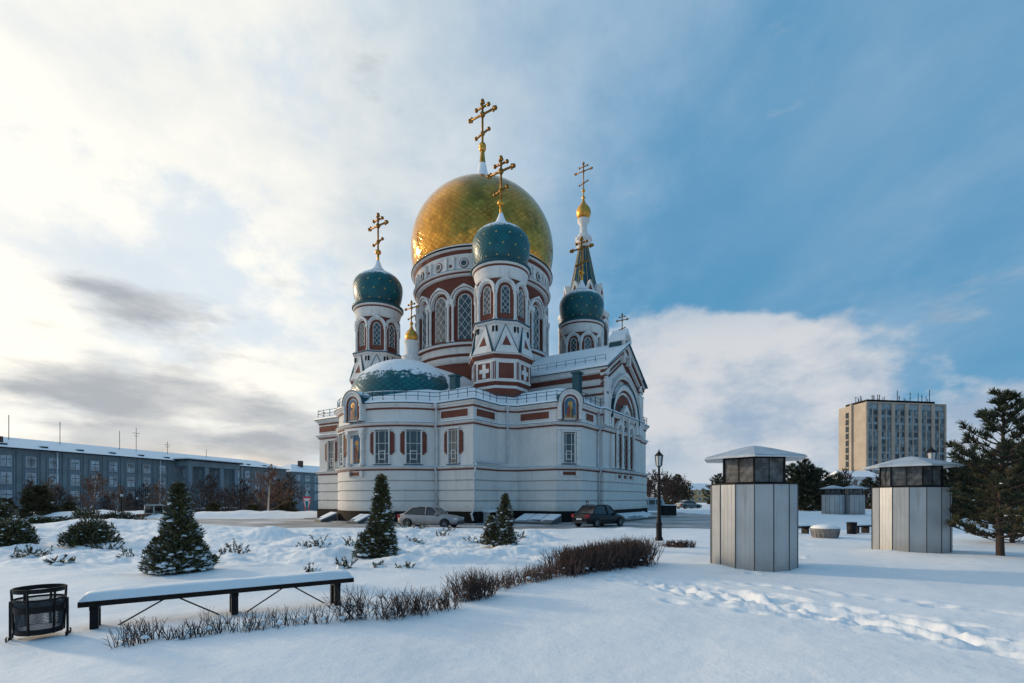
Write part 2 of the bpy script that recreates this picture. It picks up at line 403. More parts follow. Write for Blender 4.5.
def hgt_np(x, y):
    x = np.asarray(x, float); y = np.asarray(y, float)
    h = fbm(x*.22, y*.22, 3)*.22
    near = 1-sst(26, 29, y)
    h = h+fbm(x*.9+9, y*.9, 4)*.05*near
    # lumpy buried junipers left of the middle
    rough = sst(11.5, 14.5, y)*(1-sst(26, 28.5, y))*(1-sst(.5, 3.5, x))
    n = fbm(x*.75+3, y*1.15, 4, .55)
    h = h+rough*np.clip(n+.02, -.08, .4)*.46+rough*(fbm(x*2.2, y*3.4, 4, .6))*.17
    for mx, my, a, b, hh in MOUNDS:
        d = ((x-mx)/a)**2+((y-my)/b)**2
        h = h+hh*.75*np.exp(-d*1.1)*(1+.35*fbm(x*2.3, y*2.3, 3))
    # the roads, swept and a little lower
    edge = fbm(x*.35, 3.3+y*.1, 3)*1.6
    r1 = sst(28.3+edge*.6, 29.6+edge*.6, y)*(1-sst(50, 51.5, y))*(1-sst(21, 24, x))
    r2 = sst(12, 13, x)*(1-sst(24, 27, x))*sst(44, 46, y)*(1-sst(72, 76, y))
    r3 = sst(-20, -12, x)*(1-sst(12, 20, x))*sst(38, 40, y)*(1-sst(95, 100, y))
    r = np.clip(np.maximum(np.maximum(r1, r2), r3), 0, 1)
    bank = np.exp(-((y-27.9)/.9)**2)*(1-sst(8, 14, x))*sst(-40, -10, x)
    h = h+bank*.05*(1+1.6*fbm(x*1.3, y*1.3, 4))
    bank2 = np.exp(-((y-53)/1.6)**2)*(1-sst(-20, -12, x)); h = h+bank2*.35*(1+fbm(x*.6, y*.6, 3))
    h = h*(1-r)-.31*r
    drop = sst(54, 92, y)*(1-sst(-20, -13, x)); h = h-3.6*drop
    h = h*(1-.0*r)
    # footprints
    if FEET:
        for fx, fy, fa, dp in FEET:
            m = (np.abs(x-fx) < .5) & (np.abs(y-fy) < .5)
            if not m.any(): continue
            ca, sa = math.cos(fa), math.sin(fa)
            lx = (x[m]-fx)*ca+(y[m]-fy)*sa; ly = -(x[m]-fx)*sa+(y[m]-fy)*ca
            d = np.sqrt((lx/.21)**2+(ly/.13)**2)
            h[m] += -dp*(1-sst(.3, 1.35, d))+.010*np.exp(-((d-1.6)/.4)**2)
        # trampled lane between the prints
        t = np.clip(((x-2.6)*3.9+(y-11.2)*-6.4)/56.2, 0, 1); dx_ = x-2.6-3.9*t; dy_ = y-11.2+6.4*t
        lane = np.exp(-(dx_**2+dy_**2)/.42)
        h = h+lane*(fbm(x*4.5, y*4.5, 5, .65)*.10-.015)
    return h
def hgt(x, y): return float(hgt_np(np.array([x]), np.array([y]))[0])
# ================================================================== CATHEDRAL
CATH = empty('cathedral', (-3.35, 56.75, -.3), R_(-33.5),
    'white and red brick cathedral with a golden central dome and teal starred side domes', 'cathedral')
ZO = .3      # heights below are above road level datum; the empty stands at z = -.3
def arc_pts(sgn):
    a0 = math.asin(5.85/6.87); out = []
    for i in range(25):
        a = -a0+2*a0*i/24
        out.append((6.87*math.sin(a), -11-6.87*math.cos(a)))
    return out
south = arc_pts(1)
right = [(9.7,-14.6),(10.0,-11.2),(11.1,-9.9),(14.8,-9.9),(16.3,-8.3),(16.3,-4.8),(16.7,-4.8),(16.7,4.8),(16.3,4.8),(16.3,7.7),(14.8,9.9),(10.8,9.9),(9.7,11.0),(9.7,22.0),(4.2,22.0),(4.2,30.5)]
left = [(-x, y) for x, y in right][::-1]
BODY = [(x+.35, y) for x, y in south]+right+left
BODY = [((x+.35 if x > 0 else x+.45) if abs(y+14.6) < .01 and abs(x) > 9 else x, y) for x, y in BODY]
def zz(z): return z+ZO   # world height -> local height of the cathedral empty

# --- walls
w = MB()
pl = [(.18,zz(-.45)),(.18,zz(.66))]
low = [(.10,zz(.66)),(.10,zz(1.46)),(-.05,zz(1.47)),(-.05,zz(1.54)),(.10,zz(1.57)),(.10,zz(2.30)),(-.05,zz(2.31)),(-.05,zz(2.38)),(.10,zz(2.41)),(.10,zz(3.10)),(-.05,zz(3.11)),(-.05,zz(3.18)),(.10,zz(3.21)),(.10,zz(3.98)),(0,zz(4.0)),(0,zz(9.45))]
w.sweep(BODY, low, WHITE); WALL = w.build('wall', CATH)
p = MB(); p.sweep(BODY, pl+[(.05,zz(.70))], PLINTH); p.build('plinth', CATH)
c = MB()
c.sweep(BODY, [(.02,zz(3.98)),(.15,zz(4.0)),(.15,zz(4.1))], REDP)
c.sweep(BODY, [(.15,zz(4.1)),(.22,zz(4.14)),(.30,zz(4.2)),(.34,zz(4.30))], TRIM)
c.sweep(BODY, [(.34,zz(4.30)),(.35,zz(4.33)),(.02,zz(4.42))], BLUE_EDGE)
c.build('lower_cornice', CATH)
c = MB()
c.sweep(BODY, [(.01,zz(7.56)),(.09,zz(7.57)),(.10,zz(7.68))], REDP)
c.sweep(BODY, [(.10,zz(7.68)),(.20,zz(7.76)),(.28,zz(7.86))], TRIM)
c.sweep(BODY, [(.28,zz(7.86)),(.29,zz(7.90)),(.02,zz(8.05))], BLUE_EDGE)
c.build('middle_cornice', CATH)
c = MB()
c.sweep(BODY, [(.01,zz(8.95)),(.06,zz(8.95)),(.08,zz(9.08))], REDP)
c.sweep(BODY, [(.08,zz(9.08)),(.14,zz(9.11)),(.16,zz(9.2)),(.28,zz(9.27)),(.34,zz(9.40))], TRIM)
c.sweep(BODY, [(.34,zz(9.40)),(.40,zz(9.42)),(.40,zz(9.48))], TEAL)
c.build('upper_cornice', CATH)
# --- lower roof under snow
r = MB()
r.sweep(BODY, [(.40,zz(9.48)),(.38,zz(9.56)),(.1,zz(9.72)),(-.9,zz(10.35)),(-1.7,zz(11.0))], SNOWR, smooth=True)
inner = offset(BODY, -1.7); r.face([(q[0],q[1],zz(11.0)) for q in inner], SNOWR)
ROOF = r.build('lower_roof', CATH)
rl = MB()
RP = offset(BODY, .12)
def rail_run(pts, z, h, step, mb, m, skip=lambda q: False):
    for i in range(len(pts)-1):
        a, b = Vector(pts[i]), Vector(pts[i+1]); l = (b-a).length
        if skip((a+b)/2): continue
        for hh in (h, h*.5): mb.tube([(a.x,a.y,z+hh),(b.x,b.y,z+hh)], .024, m, 4, False)
acc = 0
rp = RP[:36]
rail_run([(q[0],q[1]) for q in rp], zz(9.75), .62, 1, rl, TEAL)
pos = 0; nxt = .3
for i in range(len(rp)-1):
    a, b = Vector(rp[i]), Vector(rp[i+1]); l = (b-a).length
    while nxt < pos+l:
        q = a+(b-a)*((nxt-pos)/l); rl.tube([(q.x,q.y,zz(9.6)),(q.x,q.y,zz(10.42))], .036, TEAL, 4, False); nxt += .95
    pos += l
rp2 = RP[-6:]+RP[:1]
rail_run([(q[0],q[1]) for q in rp2], zz(9.75), .62, 1, rl, TEAL)
pos = 0; nxt = .3
for i in range(len(rp2)-1):
    a, b = Vector(rp2[i]), Vector(rp2[i+1]); l = (b-a).length
    while nxt < pos+l:
        q = a+(b-a)*((nxt-pos)/l); rl.tube([(q.x,q.y,zz(9.6)),(q.x,q.y,zz(10.42))], .036, TEAL, 4, False); nxt += .95
    pos += l
o = rl.build('roof_railing', ROOF)

# --- rectangular windows of the low storey
def wall_window(mp, u=0, w=1.0, z0=4.55, z1=7.2, red=True, pale=False):
    f = MB()   # stone reveal
    for s in (-1, 1): f.mbox(mp, u+s*(w/2+.05)-.045, u+s*(w/2+.05)+.045, zz(z0-.05), zz(z1+.1), .002, .16, TRIM)
    f.mbox(mp, u-w/2-.2, u+w/2+.2, zz(z1+.1), zz(z1+.22), .002, .24, TRIM, 2)
    f.mbox(mp, u-w/2-.18, u+w/2+.18, zz(z0-.13), zz(z0-.05), .002, .16, BLUE_EDGE, 2)
    W = f.build('window', CATH)
    g = MB(); g.mpane(mp, u, zz(z0-.04), zz(z1+.09), w, .012, PALEGLASS if pale else GLASS, 4, False); g.build('pane', W)
    b = MB()
    for uu in (-.49, -.24, .24, .49): b.mbox(mp, u+uu*w-.016, u+uu*w+.016, zz(z0), zz(z1), .014, .05, TRIM)
    for k in (0, .62, .30, 1): b.mbox(mp, u-w/2, u+w/2, zz(z0+k*(z1-z0))-.018, zz(z0+k*(z1-z0))+.018, .015, .055, TRIM)
    zc = z0+.26*(z1-z0)      # small opening casement
    for s in (-1, 1):
        b.mbox(mp, u+s*.22*w-.035, u+s*.22*w+.035, zz(zc-.36), zz(zc+.36), .016, .075, TRIM)
        b.mbox(mp, u-.22*w, u+.22*w, zz(zc+s*.33)-.032, zz(zc+s*.33)+.032, .017, .07, TRIM)
    b.build('frame', W)
    if red:
        for s in (-1, 1):
            q = MB(); a = u+s*(w/2+.11); e = u+s*(w/2+.47)
            lo_, hi_ = min(a, e), max(a, e)
            q.mbox(mp, lo_, hi_, zz(z0+.95), zz(z1-.22), .003, .09, REDP)
            q.mquad(mp, [(lo_, zz(z0+.95)), (hi_, zz(z0+.95)), ((lo_+.02) if s < 0 else (hi_-.2), zz(z0+.74)), (a, zz(z0+.74))] if False else [(lo_ if s > 0 else hi_-.12, zz(z0+.72)), (lo_+.12 if s > 0 else hi_, zz(z0+.72)), (hi_, zz(z0+.948)), (lo_, zz(z0+.948))], .003, .085, REDP)
            q.mbox(mp, lo_+(.0 if s > 0 else .1), hi_-(.1 if s > 0 else 0), zz(z1-.22), zz(z1-.06), .003, .088, REDP)
            q.build('side_panel', W)
    return W
apse = lambda deg: cmap(.35, -11, 6.87, -90+deg)
for dg in (-43, -21.5, 21.5, 43): wall_window(apse(dg), w=1.16)
wall_window(pmap(8.1,-14.6,-90), w=.98); wall_window(pmap(-7.3,-14.6,-90), w=.98)
# --- red wall panels between the cornices
def rpanel(mp, u0, u1, z0=8.22, z1=8.80):
    rp = MB()
    rp.mbox(mp, u0, u1, zz(z0), zz(z1), .002, .03, BRICK)
    for a, b, c_, d_ in ((u0-.07,u1+.07,z1,z1+.06),(u0-.07,u1+.07,z0-.06,z0),(u0-.07,u0,z0,z1),(u1,u1+.07,z0,z1)): rp.mbox(mp, a, b, zz(c_), zz(d_), .003, .05, TRIM)
    rp.build('wall_panel', CATH)
rpanel(pmap(8.2,-14.6,-90), -1.45, 1.35); rpanel(pmap(-7.85,-14.6,-90), -1.35, 1.45)
rpanel(pmap(10.03,-12.9,0), -1.3, 1.2); rpanel(pmap(12.9,-9.9,-90), -1.45, 1.3)
rpanel(pmap(16.3,-6.6,0), -.9, .6); rpanel(pmap(9.7,15,0), -3, 3)

# --- holy pictures: plain robed figure on a blue ground
ICBLUE = mat('icon_blue', (.06, .14, .23), .5, var=.3, scale=2); ICOCH = mat('icon_ochre', (.50, .30, .10), .5, var=.3, scale=6)
ICRED = mat('icon_red', (.28, .07, .04), .5, var=.3, scale=6); ICSKIN = mat('icon_skin', (.42, .25, .14), .5); ICGRN = mat('icon_dark_robe', (.06, .07, .06), .5, var=.3)
def icon(mp, u, z0, zs, w, arched, parent, dd=0):
    g = MB(); mp_ = mp; mp = (lambda a, b, c: mp_(a, b, c+dd)); g.mpane(mp, u, zz(z0), zz(zs), w, .014, ICBLUE, 10, arched)
    h = (zs-z0)+(w/2 if arched else 0)
    def blob(cu, cz, ru, rz, d, m, n=14): g.face([mp(u+cu+ru*math.cos(2*PI*i/n), zz(cz+rz*math.sin(2*PI*i/n)), d) for i in range(n)], m)
    hz = z0+h*.72
    g.face([mp(u+a*w, zz(z0+b*h), .018) for a, b in ((-.46,.01),(.46,.01),(.46,.14),(.1,.2),(-.46,.16))], ICOCH)
    blob(0, hz, w*.22, w*.22, .020, GOLDM)
    g.face([mp(u+a*w, zz(z0+b*h), .023) for a, b in ((-.3,.05),(.28,.05),(.3,.45),(.18,.62),(-.15,.62),(-.3,.45))], ICOCH)
    g.face([mp(u+a*w, zz(z0+b*h), .026) for a, b in ((-.3,.05),(-.04,.05),(.06,.4),(-.06,.61),(-.16,.61),(-.3,.45))], ICRED)
    g.face([mp(u+a*w, zz(z0+b*h), .029) for a, b in ((.08,.05),(.28,.05),(.3,.42),(.18,.55),(.1,.35))], ICGRN)
    blob(0, hz-.01, w*.1, w*.14, .032, ICSKIN)
    return g.build('icon', parent)
def arch_hood(mp, zs, r, dd=.62, cap=TEALS):   # round headed kokoshnik breaking the eaves
    k = MB()
    k.march(mp, 0, zz(zs), r*.62, r*.84, -.3, dd-.1, TRIM, 14); k.march(mp, 0, zz(zs), r*.84, r, -.3, dd, TRIM, 14)
    k.march(mp, 0, zz(zs), r*.50, r*.62, .3, .50, REDP, 14)
    k.march(mp, 0, zz(zs), r, r*1.05, -1.4, dd+.06, cap, 14)
    for s in (-1, 1):
        k.mbox(mp, s*r*.8-.15, s*r*.8+.15, zz(8.06), zz(zs), .0, .46, TRIM)
        k.mcol(mp, s*r*.8, .5, zz(8.08), zz(zs), .11, TRIM)
        k.mbox(mp, s*r*.56-.06, s*r*.56+.06, zz(8.06), zz(zs), .0, .50, REDP)
    # back wall of the hood so it reads solid above the eaves
    k.mpane(mp, 0, zz(8.06), zz(zs), r*1.24, .405, WHITE, 10)
    return k.build('arched_niche', CATH)
a0 = apse(0)
nk = arch_hood(a0, 9.42, 1.15); icon(a0, 0, 8.15, 9.35, .98, True, nk, .41)
n2 = MB()
for s in (-1, 1):
    n2.mcol(a0, s*.82, .22, zz(4.42), zz(7.0), .15, TRIM); n2.mbox(a0, s*.82-.2, s*.82+.2, zz(7.0), zz(7.3), .0, .45, TRIM)
n2.mbox(a0, -1.1, 1.1, zz(7.3), zz(7.5), .0, .42, TRIM, 6); n2.mbox(a0, -.70, .70, zz(3.62), zz(3.88), .11, .2, BRICK, 3)
for s in (-1, 1): n2.mbox(a0, s*.75-.14, s*.75+.14, zz(3.5), zz(3.97), .08, .32, TRIM)
NI = n2.build('niche_frame', CATH); icon(a0, 0, 4.6, 7.0, .92, False, NI)
for sx in (1, -1):
    mc = pmap(15.55*sx, -9.1, -45 if sx > 0 else -135)
    nk = arch_hood(mc, 9.42, 1.05); icon(mc, 0, 8.15, 9.35, .92, True, nk, .41)
    wall_window(mc, 0, .98, 4.6, 7.0, red=False)
    k = MB()
    for s in (-1, 1):
        kp = MB(); kp.mbox(mc, s*.8-.11, s*.8+.11, zz(4.44), zz(7.25), .0, .10, TRIM)
        for i in range(5): kp.mbox(mc, s*.8-.17, s*.8+.17, zz(4.44+.56*i), zz(4.95+.56*i), .0, .16, TRIM)
        kp.build('window_pilaster', CATH)
    k.mbox(mc, -1.0, 1.0, zz(7.26), zz(7.46), .0, .2, TRIM)
    for s in (-1, 1): kp = MB(); kp.mbox(mc, s*.68-.12, s*.68+.12, zz(3.5), zz(3.97), .08, .26, TRIM); kp.build('bracket', CATH)
    k.build('window_lintel', CATH); k = MB(); k.mbox(mc, -.56, .56, zz(3.62), zz(3.88), .11, .16, BRICK); k.build('sill_panel', CATH)

# --- transept gables (south one faces right)
def transept(sx):
    Q = lambda x, y: (x*sx, y)
    deg = 0 if sx > 0 else 180
    b = MB()
    poly = [(5.5,-4.7),(16.6,-4.7),(16.6,4.7),(5.5,4.7)]
    if sx < 0: poly = [(-x, y) for x, y in poly][::-1]
    b.prism(poly, zz(9.8), zz(13.0), WHITE, top=False)
    mf = pmap(16.6*sx, 0, deg); wd = 1 if sx > 0 else 1
    b.face([mf(u, zz(z), .0) for u, z in ((-4.7,13.0),(4.7,13.0),(0,15.9))], WHITE)
    T = b.build('transept', CATH)
    k = MB()
    for path in ([(5.5,-4.7),(16.6,-4.7),(16.6,-3.95)], [(16.6,3.95),(16.6,4.7),(5.5,4.7)]):
        if sx < 0: path = [(-x, y) for x, y in path][::-1]
        def SW(pr, m): k.sweep(path, [(o_, zz(z_)) for o_, z_ in pr], m, closed=False)
        SW([(.02,10.75),(.10,10.78),(.10,10.92),(.02,10.94)], REDP)
        SW([(.02,11.45),(.14,11.5),(.14,11.62)], REDP); SW([(.14,11.62),(.2,11.7),(.02,11.78)], TRIM)
        SW([(.02,12.2),(.08,12.2),(.14,12.62)], REDP); SW([(.14,12.62),(.30,12.72),(.34,12.95),(.46,13.1)], TRIM)
    k.build('transept_cornice', CATH)
    # raking cornices
    k = MB()
    ln = math.hypot(5.15, 3.05)
    for s in (-1, 1):
        for off, th, d1, m in ((0,.22,.62,TRIM),(-.22,.2,.5,TRIM),(-.46,.22,.42,REDP),(-.72,.22,.30,TRIM),(-1.15,.12,.16,REDP),(-1.55,.12,.14,REDP)):
            sh = -off*1.15
            a = (s*(5.15-sh*.0), 13.1+off); e = (0, 16.15+off)
            k.mquad(mf, [(a[0],zz(a[1])),(e[0],zz(e[1])),(e[0],zz(e[1]+th)),(a[0],zz(a[1]+th))] if s < 0 else [(e[0],zz(e[1])),(a[0],zz(a[1])),(a[0],zz(a[1]+th)),(e[0],zz(e[1]+th))], .0, d1, m)
    # corner piers, stepped
    for s in (-1, 1):
        for i in range(3): k.mbox(mf, s*4.35-.32, s*4.35+.32, zz(8.1+1.5*i), zz(9.4+1.5*i), .0, .34, TRIM)
        k.mcol(mf, s*3.85, .3, zz(8.1), zz(12.1), .14, TRIM); k.mcol(mf, s*4.8, .3, zz(8.1), zz(12.1), .12, TRIM)
    k.build('gable', CATH)
    rr = MB()
    for s in (-1, 1):
        pts = [(5.5,s*5.2,zz(13.12)),(17.3,s*5.2,zz(13.12)),(17.3,0,zz(16.3)),(5.5,0,zz(16.3))]
        pts = [(x*sx,y,z) for x,y,z in pts]; up = [(x,y,z+.22) for x,y,z in pts]
        order = pts+up
        rr.hexa(order, SNOWR)
        edge = [(5.5,s*5.24,zz(13.06)),(17.34,s*5.24,zz(13.06)),(17.34,s*5.0,zz(13.12)),(5.5,s*5.0,zz(13.12))]
        rr.hexa([(x*sx,y,z) for x,y,z in edge]+[(x*sx,y,z+.09) for x,y,z in edge], TEAL)
        rr.mquad(mf, [(s*5.24,zz(13.12)),(0,zz(16.33)),(0,zz(16.25)),(s*5.24,zz(13.02))], .5, .76, TEAL)
    RF = rr.build('transept_roof', CATH)
    rl = MB()
    for s in (-1, 1):
        z = zz(13.75)
        for hh in (.3, .6): rl.tube([(6*sx,s*4.4,z+hh),(16.8*sx,s*4.4,z+hh)], .018, TEAL, 4, False)
        for i in range(12): rl.tube([((6+i*.98)*sx,s*4.4,z-.3),((6+i*.98)*sx,s*4.4,z+.62)], .026, TEAL, 4, False)
    rl.build('roof_railing', RF)
    # little shrine on the ridge end with its cross
    g = MB()
    m2 = pmap(16.95*sx, 0, deg)
    g.mbox(m2, -.75, .75, zz(15.1), zz(16.6), -1.3, 0, WHITE); g.mbox(m2, -.8, .8, zz(15.75), zz(16.45), -1.36, -.1, TEAL)
    g.march(m2, 0, zz(16.5), .0, .62, -.04, .06, WHITE, 12, .3); g.march(m2, 0, zz(16.5), .62, .86, -1.3, .2, TRIM, 14, .35); g.march(m2, 0, zz(16.5), .86, .93, -1.34, .24, SNOWR, 14, .38)
    g.march(m2, 0, zz(16.3), .25, .38, .06, .12, REDP, 10); g.mpane(m2, 0, zz(15.6), zz(16.3), .5, .064, ICBLUE, 6)
    for s in (-1, 1): g.mcol(m2, s*.66, .1, zz(15.1), zz(16.5), .11, TRIM)
    for s in (-1, 1): g.mbox(m2, s*.75-.12, s*.75+.12, zz(14.4), zz(15.1), -.25, .22, TRIM)
    SH = g.build('ridge_shrine', CATH)
    cross_mesh((16.6*sx, 0, zz(17.35)), 1.9, .55, SH, knob=.085)
    # great arch with its three windows
    k = MB(); mg = pmap(16.7*sx, 0, deg)
    k.march(mg, 0, zz(8.95), 2.95, 3.45, .0, .30, TRIM, 24); k.march(mg, 0, zz(8.95), 2.75, 2.95, .0, .18, REDP, 24)
    k.march(mg, 0, zz(8.95), 2.55, 2.75, .0, .12, TRIM, 24)
    k.march(mg, 0, zz(8.95), 3.45, 3.54, .0, .42, TEALS, 24)
    for r0, r1, d1, mm in ((3.70, 3.84, .14, REDP), (3.84, 4.08, .26, TRIM), (4.08, 4.16, .40, TRIM)): k.march(mg, 0, zz(9.1), r0, r1, -.1, d1, mm, 24, .35, R_(4), R_(176))
    k.mpane(mg, 0, zz(8.06), zz(8.95), 5.1, .01, BRICK, 20)
    k.mbox(mg, -2.55, 2.55, zz(4.44), zz(7.5), .004, .012, BRICK)
    for s in (-1, 1):
        k.mbox(mg, s*3.2-.25, s*3.2+.25, zz(8.06), zz(8.95), .0, .28, TRIM)
        k.mbox(mg, s*2.95-.3, s*2.95+.3, zz(4.44), zz(7.5), .0, .22, TRIM)
        for (uu) in (.78, 2.15): k.mcol(mg, s*uu, .24, zz(4.44), zz(8.5 if uu < 1 else 7.9), .14, TRIM)
        k.march(mg, s*1.47, zz(8.0), .5, .78, .0, .34, TRIM, 12, .18)
        k.mbox(mg, s*1.47-.42, s*1.47+.42, zz(3.60), zz(3.88), .1, .16, BRICK)
        k.mbox(mg, s*2.15-.12, s*2.15+.12, zz(3.5), zz(3.97), .08, .28, TRIM); k.mbox(mg, s*.75-.12, s*.75+.12, zz(3.5), zz(3.97), .08, .28, TRIM)
    k.march(mg, 0, zz(9.35), .58, .95, .0, .4, TRIM, 14, .25)
    for s in (-1, 1): k.mbox(mg, s*.78-.16, s*.78+.16, zz(8.5), zz(9.4), .0, .32, TRIM)
    k.mbox(mg, -.42, .42, zz(3.60), zz(3.88), .1, .16, BRICK)
    GA = k.build('great_arch', CATH)
    for u, z1, ww in ((0, 9.3, 1.0), (-1.47, 7.95, .92), (1.47, 7.95, .92)):
        q = MB(); q.mpane(mg, u, zz(4.5), zz(z1), ww, .03, GLASS, 8); lattice(q, mg, u, zz(4.5), zz(z1), ww, .036, TRIM, .3, .03); q.build('window', GA)

def cross_mesh(base, H, Lh, parent, knob=.15, name='cross'):
    """three barred cross with trefoil knobs; its arms lie along the local x axis. H height, Lh half arm"""
    c = MB(); x0, y0, z0 = base; t = knob*.5
    c.tube([(x0,y0,z0),(x0,y0,z0+H)], t, CROSSM, 6)
    zb = z0+H*.70; zt = z0+H*.86; zl = z0+H*.27
    c.tube([(x0-Lh,y0,zb),(x0+Lh,y0,zb)], t, CROSSM, 6); c.tube([(x0-Lh*.48,y0,zt),(x0+Lh*.48,y0,zt)], t, CROSSM, 6)
    c.tube([(x0-Lh*.5,y0,zl+Lh*.24),(x0+Lh*.5,y0,zl-Lh*.24)] if False else [(x0-Lh*.5,y0,zl-Lh*.12),(x0+Lh*.5,y0,zl+Lh*.12)], t, CROSSM, 6)
    def ball(p, r, n=8): c.lathe([(0.001,-r),(r*.7,-r*.7),(r,0),(r*.7,r*.7),(.001,r)], CROSSM, n, p)
    for u in (-1, 1):
        ball((x0+u*Lh,y0,zb), knob); ball((x0+u*(Lh-knob*1.1),y0,zb+knob*.8), knob*.6); ball((x0+u*(Lh-knob*1.1),y0,zb-knob*.8), knob*.6)
        ball((x0+u*Lh*.48,y0,zt), knob*.95); ball((x0+u*Lh*.5,y0,zl+u*Lh*.12), knob*.9)
    ball((x0,y0,z0+H), knob*.95); ball((x0+knob*.8,y0,z0+H-knob*1.1), knob*.6); ball((x0-knob*.8,y0,z0+H-knob*1.1), knob*.6)
    ball((x0,y0,zb), knob*1.35); ball((x0,y0,zt), knob*.9); ball((x0,y0,zl), knob*1.1)
    c.lathe([(.001,-knob*1.6),(knob*1.5,-knob*.8),(knob*1.7,0),(knob*1.4,knob*.9),(.001,knob*1.5)], GOLDM, 12, (x0,y0,z0))
    return c.build(name, parent)
transept(1); transept(-1)

# --- nave and bell tower behind
b = MB(); b.prism([(-5.5,5.5),(5.5,5.5),(5.5,22.5),(-5.5,22.5)], zz(9.8), zz(13.2), WHITE, True, mtop=SNOWR)
b.sweep([(-5.5,5.5),(5.5,5.5),(5.5,22.5),(-5.5,22.5)], [(.02,zz(12.3)),(.1,zz(12.3)),(.15,zz(12.8))], REDP)
b.sweep([(-5.5,5.5),(5.5,5.5),(5.5,22.5),(-5.5,22.5)], [(.15,zz(12.8)),(.4,zz(13.1)),(.4,zz(13.25)),(.0,zz(13.3))], TRIM)
b.build('nave', CATH)
def octa(R, ph=22.5, n=8, c=(0,0)): return [(c[0]+R*math.cos(R_(ph+360/n*i)), c[1]+R*math.sin(R_(ph+360/n*i))) for i in range(n)]
bt = MB(); BC = (0, 26.5)
sq = [(-4,22.5),(4,22.5),(4,30.5),(-4,30.5)]
bt.prism(sq, zz(9.8), zz(22), WHITE)
for z in (13.5, 17.5, 21.2): bt.sweep(sq, [(.02,zz(z)),(.12,zz(z)),(.14,zz(z+.25)),(.3,zz(z+.4)),(.3,zz(z+.6)),(0,zz(z+.75))], REDP if z == 17.5 else TRIM)
oc = octa(3.7, c=BC); bt.prism(oc, zz(22), zz(30.8), BRICK)
bt.sweep(oc, [(.02,zz(22.8)),(.25,zz(23)),(.25,zz(23.4)),(0,zz(23.5))], TRIM); bt.sweep(oc, [(.02,zz(29.8)),(.3,zz(30.1)),(.35,zz(30.5)),(.0,zz(30.8))], TRIM)
ap = 3.7*math.cos(R_(22.5))
for k in range(8):
    dg = 45*k; a = R_(dg); mp = pmap(BC[0]+ap*math.cos(a), BC[1]+ap*math.sin(a), dg)
    bt.mpane(mp, 0, zz(24), zz(28), 1.3, .02, GLASS, 8); bt.march(mp, 0, zz(28), .75, 1.2, 0, .4, TRIM, 12, .2)
    for s in (-1, 1): bt.mcol(mp, s*1.0, .22, zz(23.5), zz(28), .18, TRIM); bt.mbox(mp, s*1.4-.2, s*1.4+.2, zz(23.5), zz(29.8), 0, .15, TRIM)
    m3 = pmap(BC[0]+2.7*math.cos(a), BC[1]+2.7*math.sin(a), dg)   # gablets round the foot of the spire
    bt.mbox(m3, -.62, .62, zz(30.8), zz(33), -.6, .3, TRIM); bt.mquad(m3, [(-.8,zz(33)),(.8,zz(33)),(.08,zz(34.9)),(-.08,zz(34.9))], -.9, .4, TRIM)
    bt.mpane(m3, 0, zz(31.3), zz(32.4), .6, .32, BRICK, 6); bt.mquad(m3, [(-.4,zz(33.15)),(.4,zz(33.15)),(.03,zz(34.2)),(-.03,zz(34.2))], .4, .43, BRICK)
BT = bt.build('bell_tower', CATH)
sp = MB()
prof = [(3.0,zz(30.8)),(1.9,zz(35.6)),(.72,zz(41.4))]
sp.lathe(prof, TEALS, 8, (BC[0],BC[1],0), smooth=False, phase=R_(22.5))
for k in range(8):
    a = R_(22.5+45*k); sp.tube([(BC[0]+r*math.cos(a)*1.01, BC[1]+r*math.sin(a)*1.01, z) for r, z in prof], .045, GOLDM, 4, False)
for k in range(8):
    a = R_(45*k)
    for s in (0,): sp.tube([(BC[0]+r*.93*math.cos(a)-math.sin(a)*s*r*.8, BC[1]+r*.93*math.sin(a)+math.cos(a)*s*r*.8, z) for r, z in prof], .022, GOLDM, 3, False)
sp.build('spire', BT)
nk = MB(); nk.lathe([(.72,zz(41.2)),(1.15,zz(41.5)),(1.2,zz(42.6)),(.85,zz(43.2)),(.55,zz(43.5)),(.55,zz(44.7)),(.95,zz(45.3)),(.95,zz(45.6)),(.6,zz(45.7))], TRIM, 16, (BC[0],BC[1],0))
for k in range(8):
    a = R_(45*k); mp = pmap(BC[0]+1.1*math.cos(a), BC[1]+1.1*math.sin(a), 45*k); nk.march(mp, 0, zz(42.2), .2, .45, -.1, .16, TRIM, 8, .25)
nk.build('spire_neck', BT)
gd = MB(); gd.lathe([(.6,zz(45.6)),(.95,zz(45.9)),(1.16,zz(46.6)),(1.08,zz(47.2)),(.7,zz(47.8)),(.3,zz(48.3)),(.12,zz(49.0)),(.1,zz(50.2))], GOLDM, 20, (BC[0],BC[1],0)); gd.lathe([(.001,zz(48.8)),(.34,zz(49.1)),(.001,zz(49.45))], GOLDM, 12, (BC[0],BC[1],0))
gd.build('small_gilt_dome', BT)
cross_mesh((0,26.5,zz(50.2)), 4.4, 1.45, BT, .17)

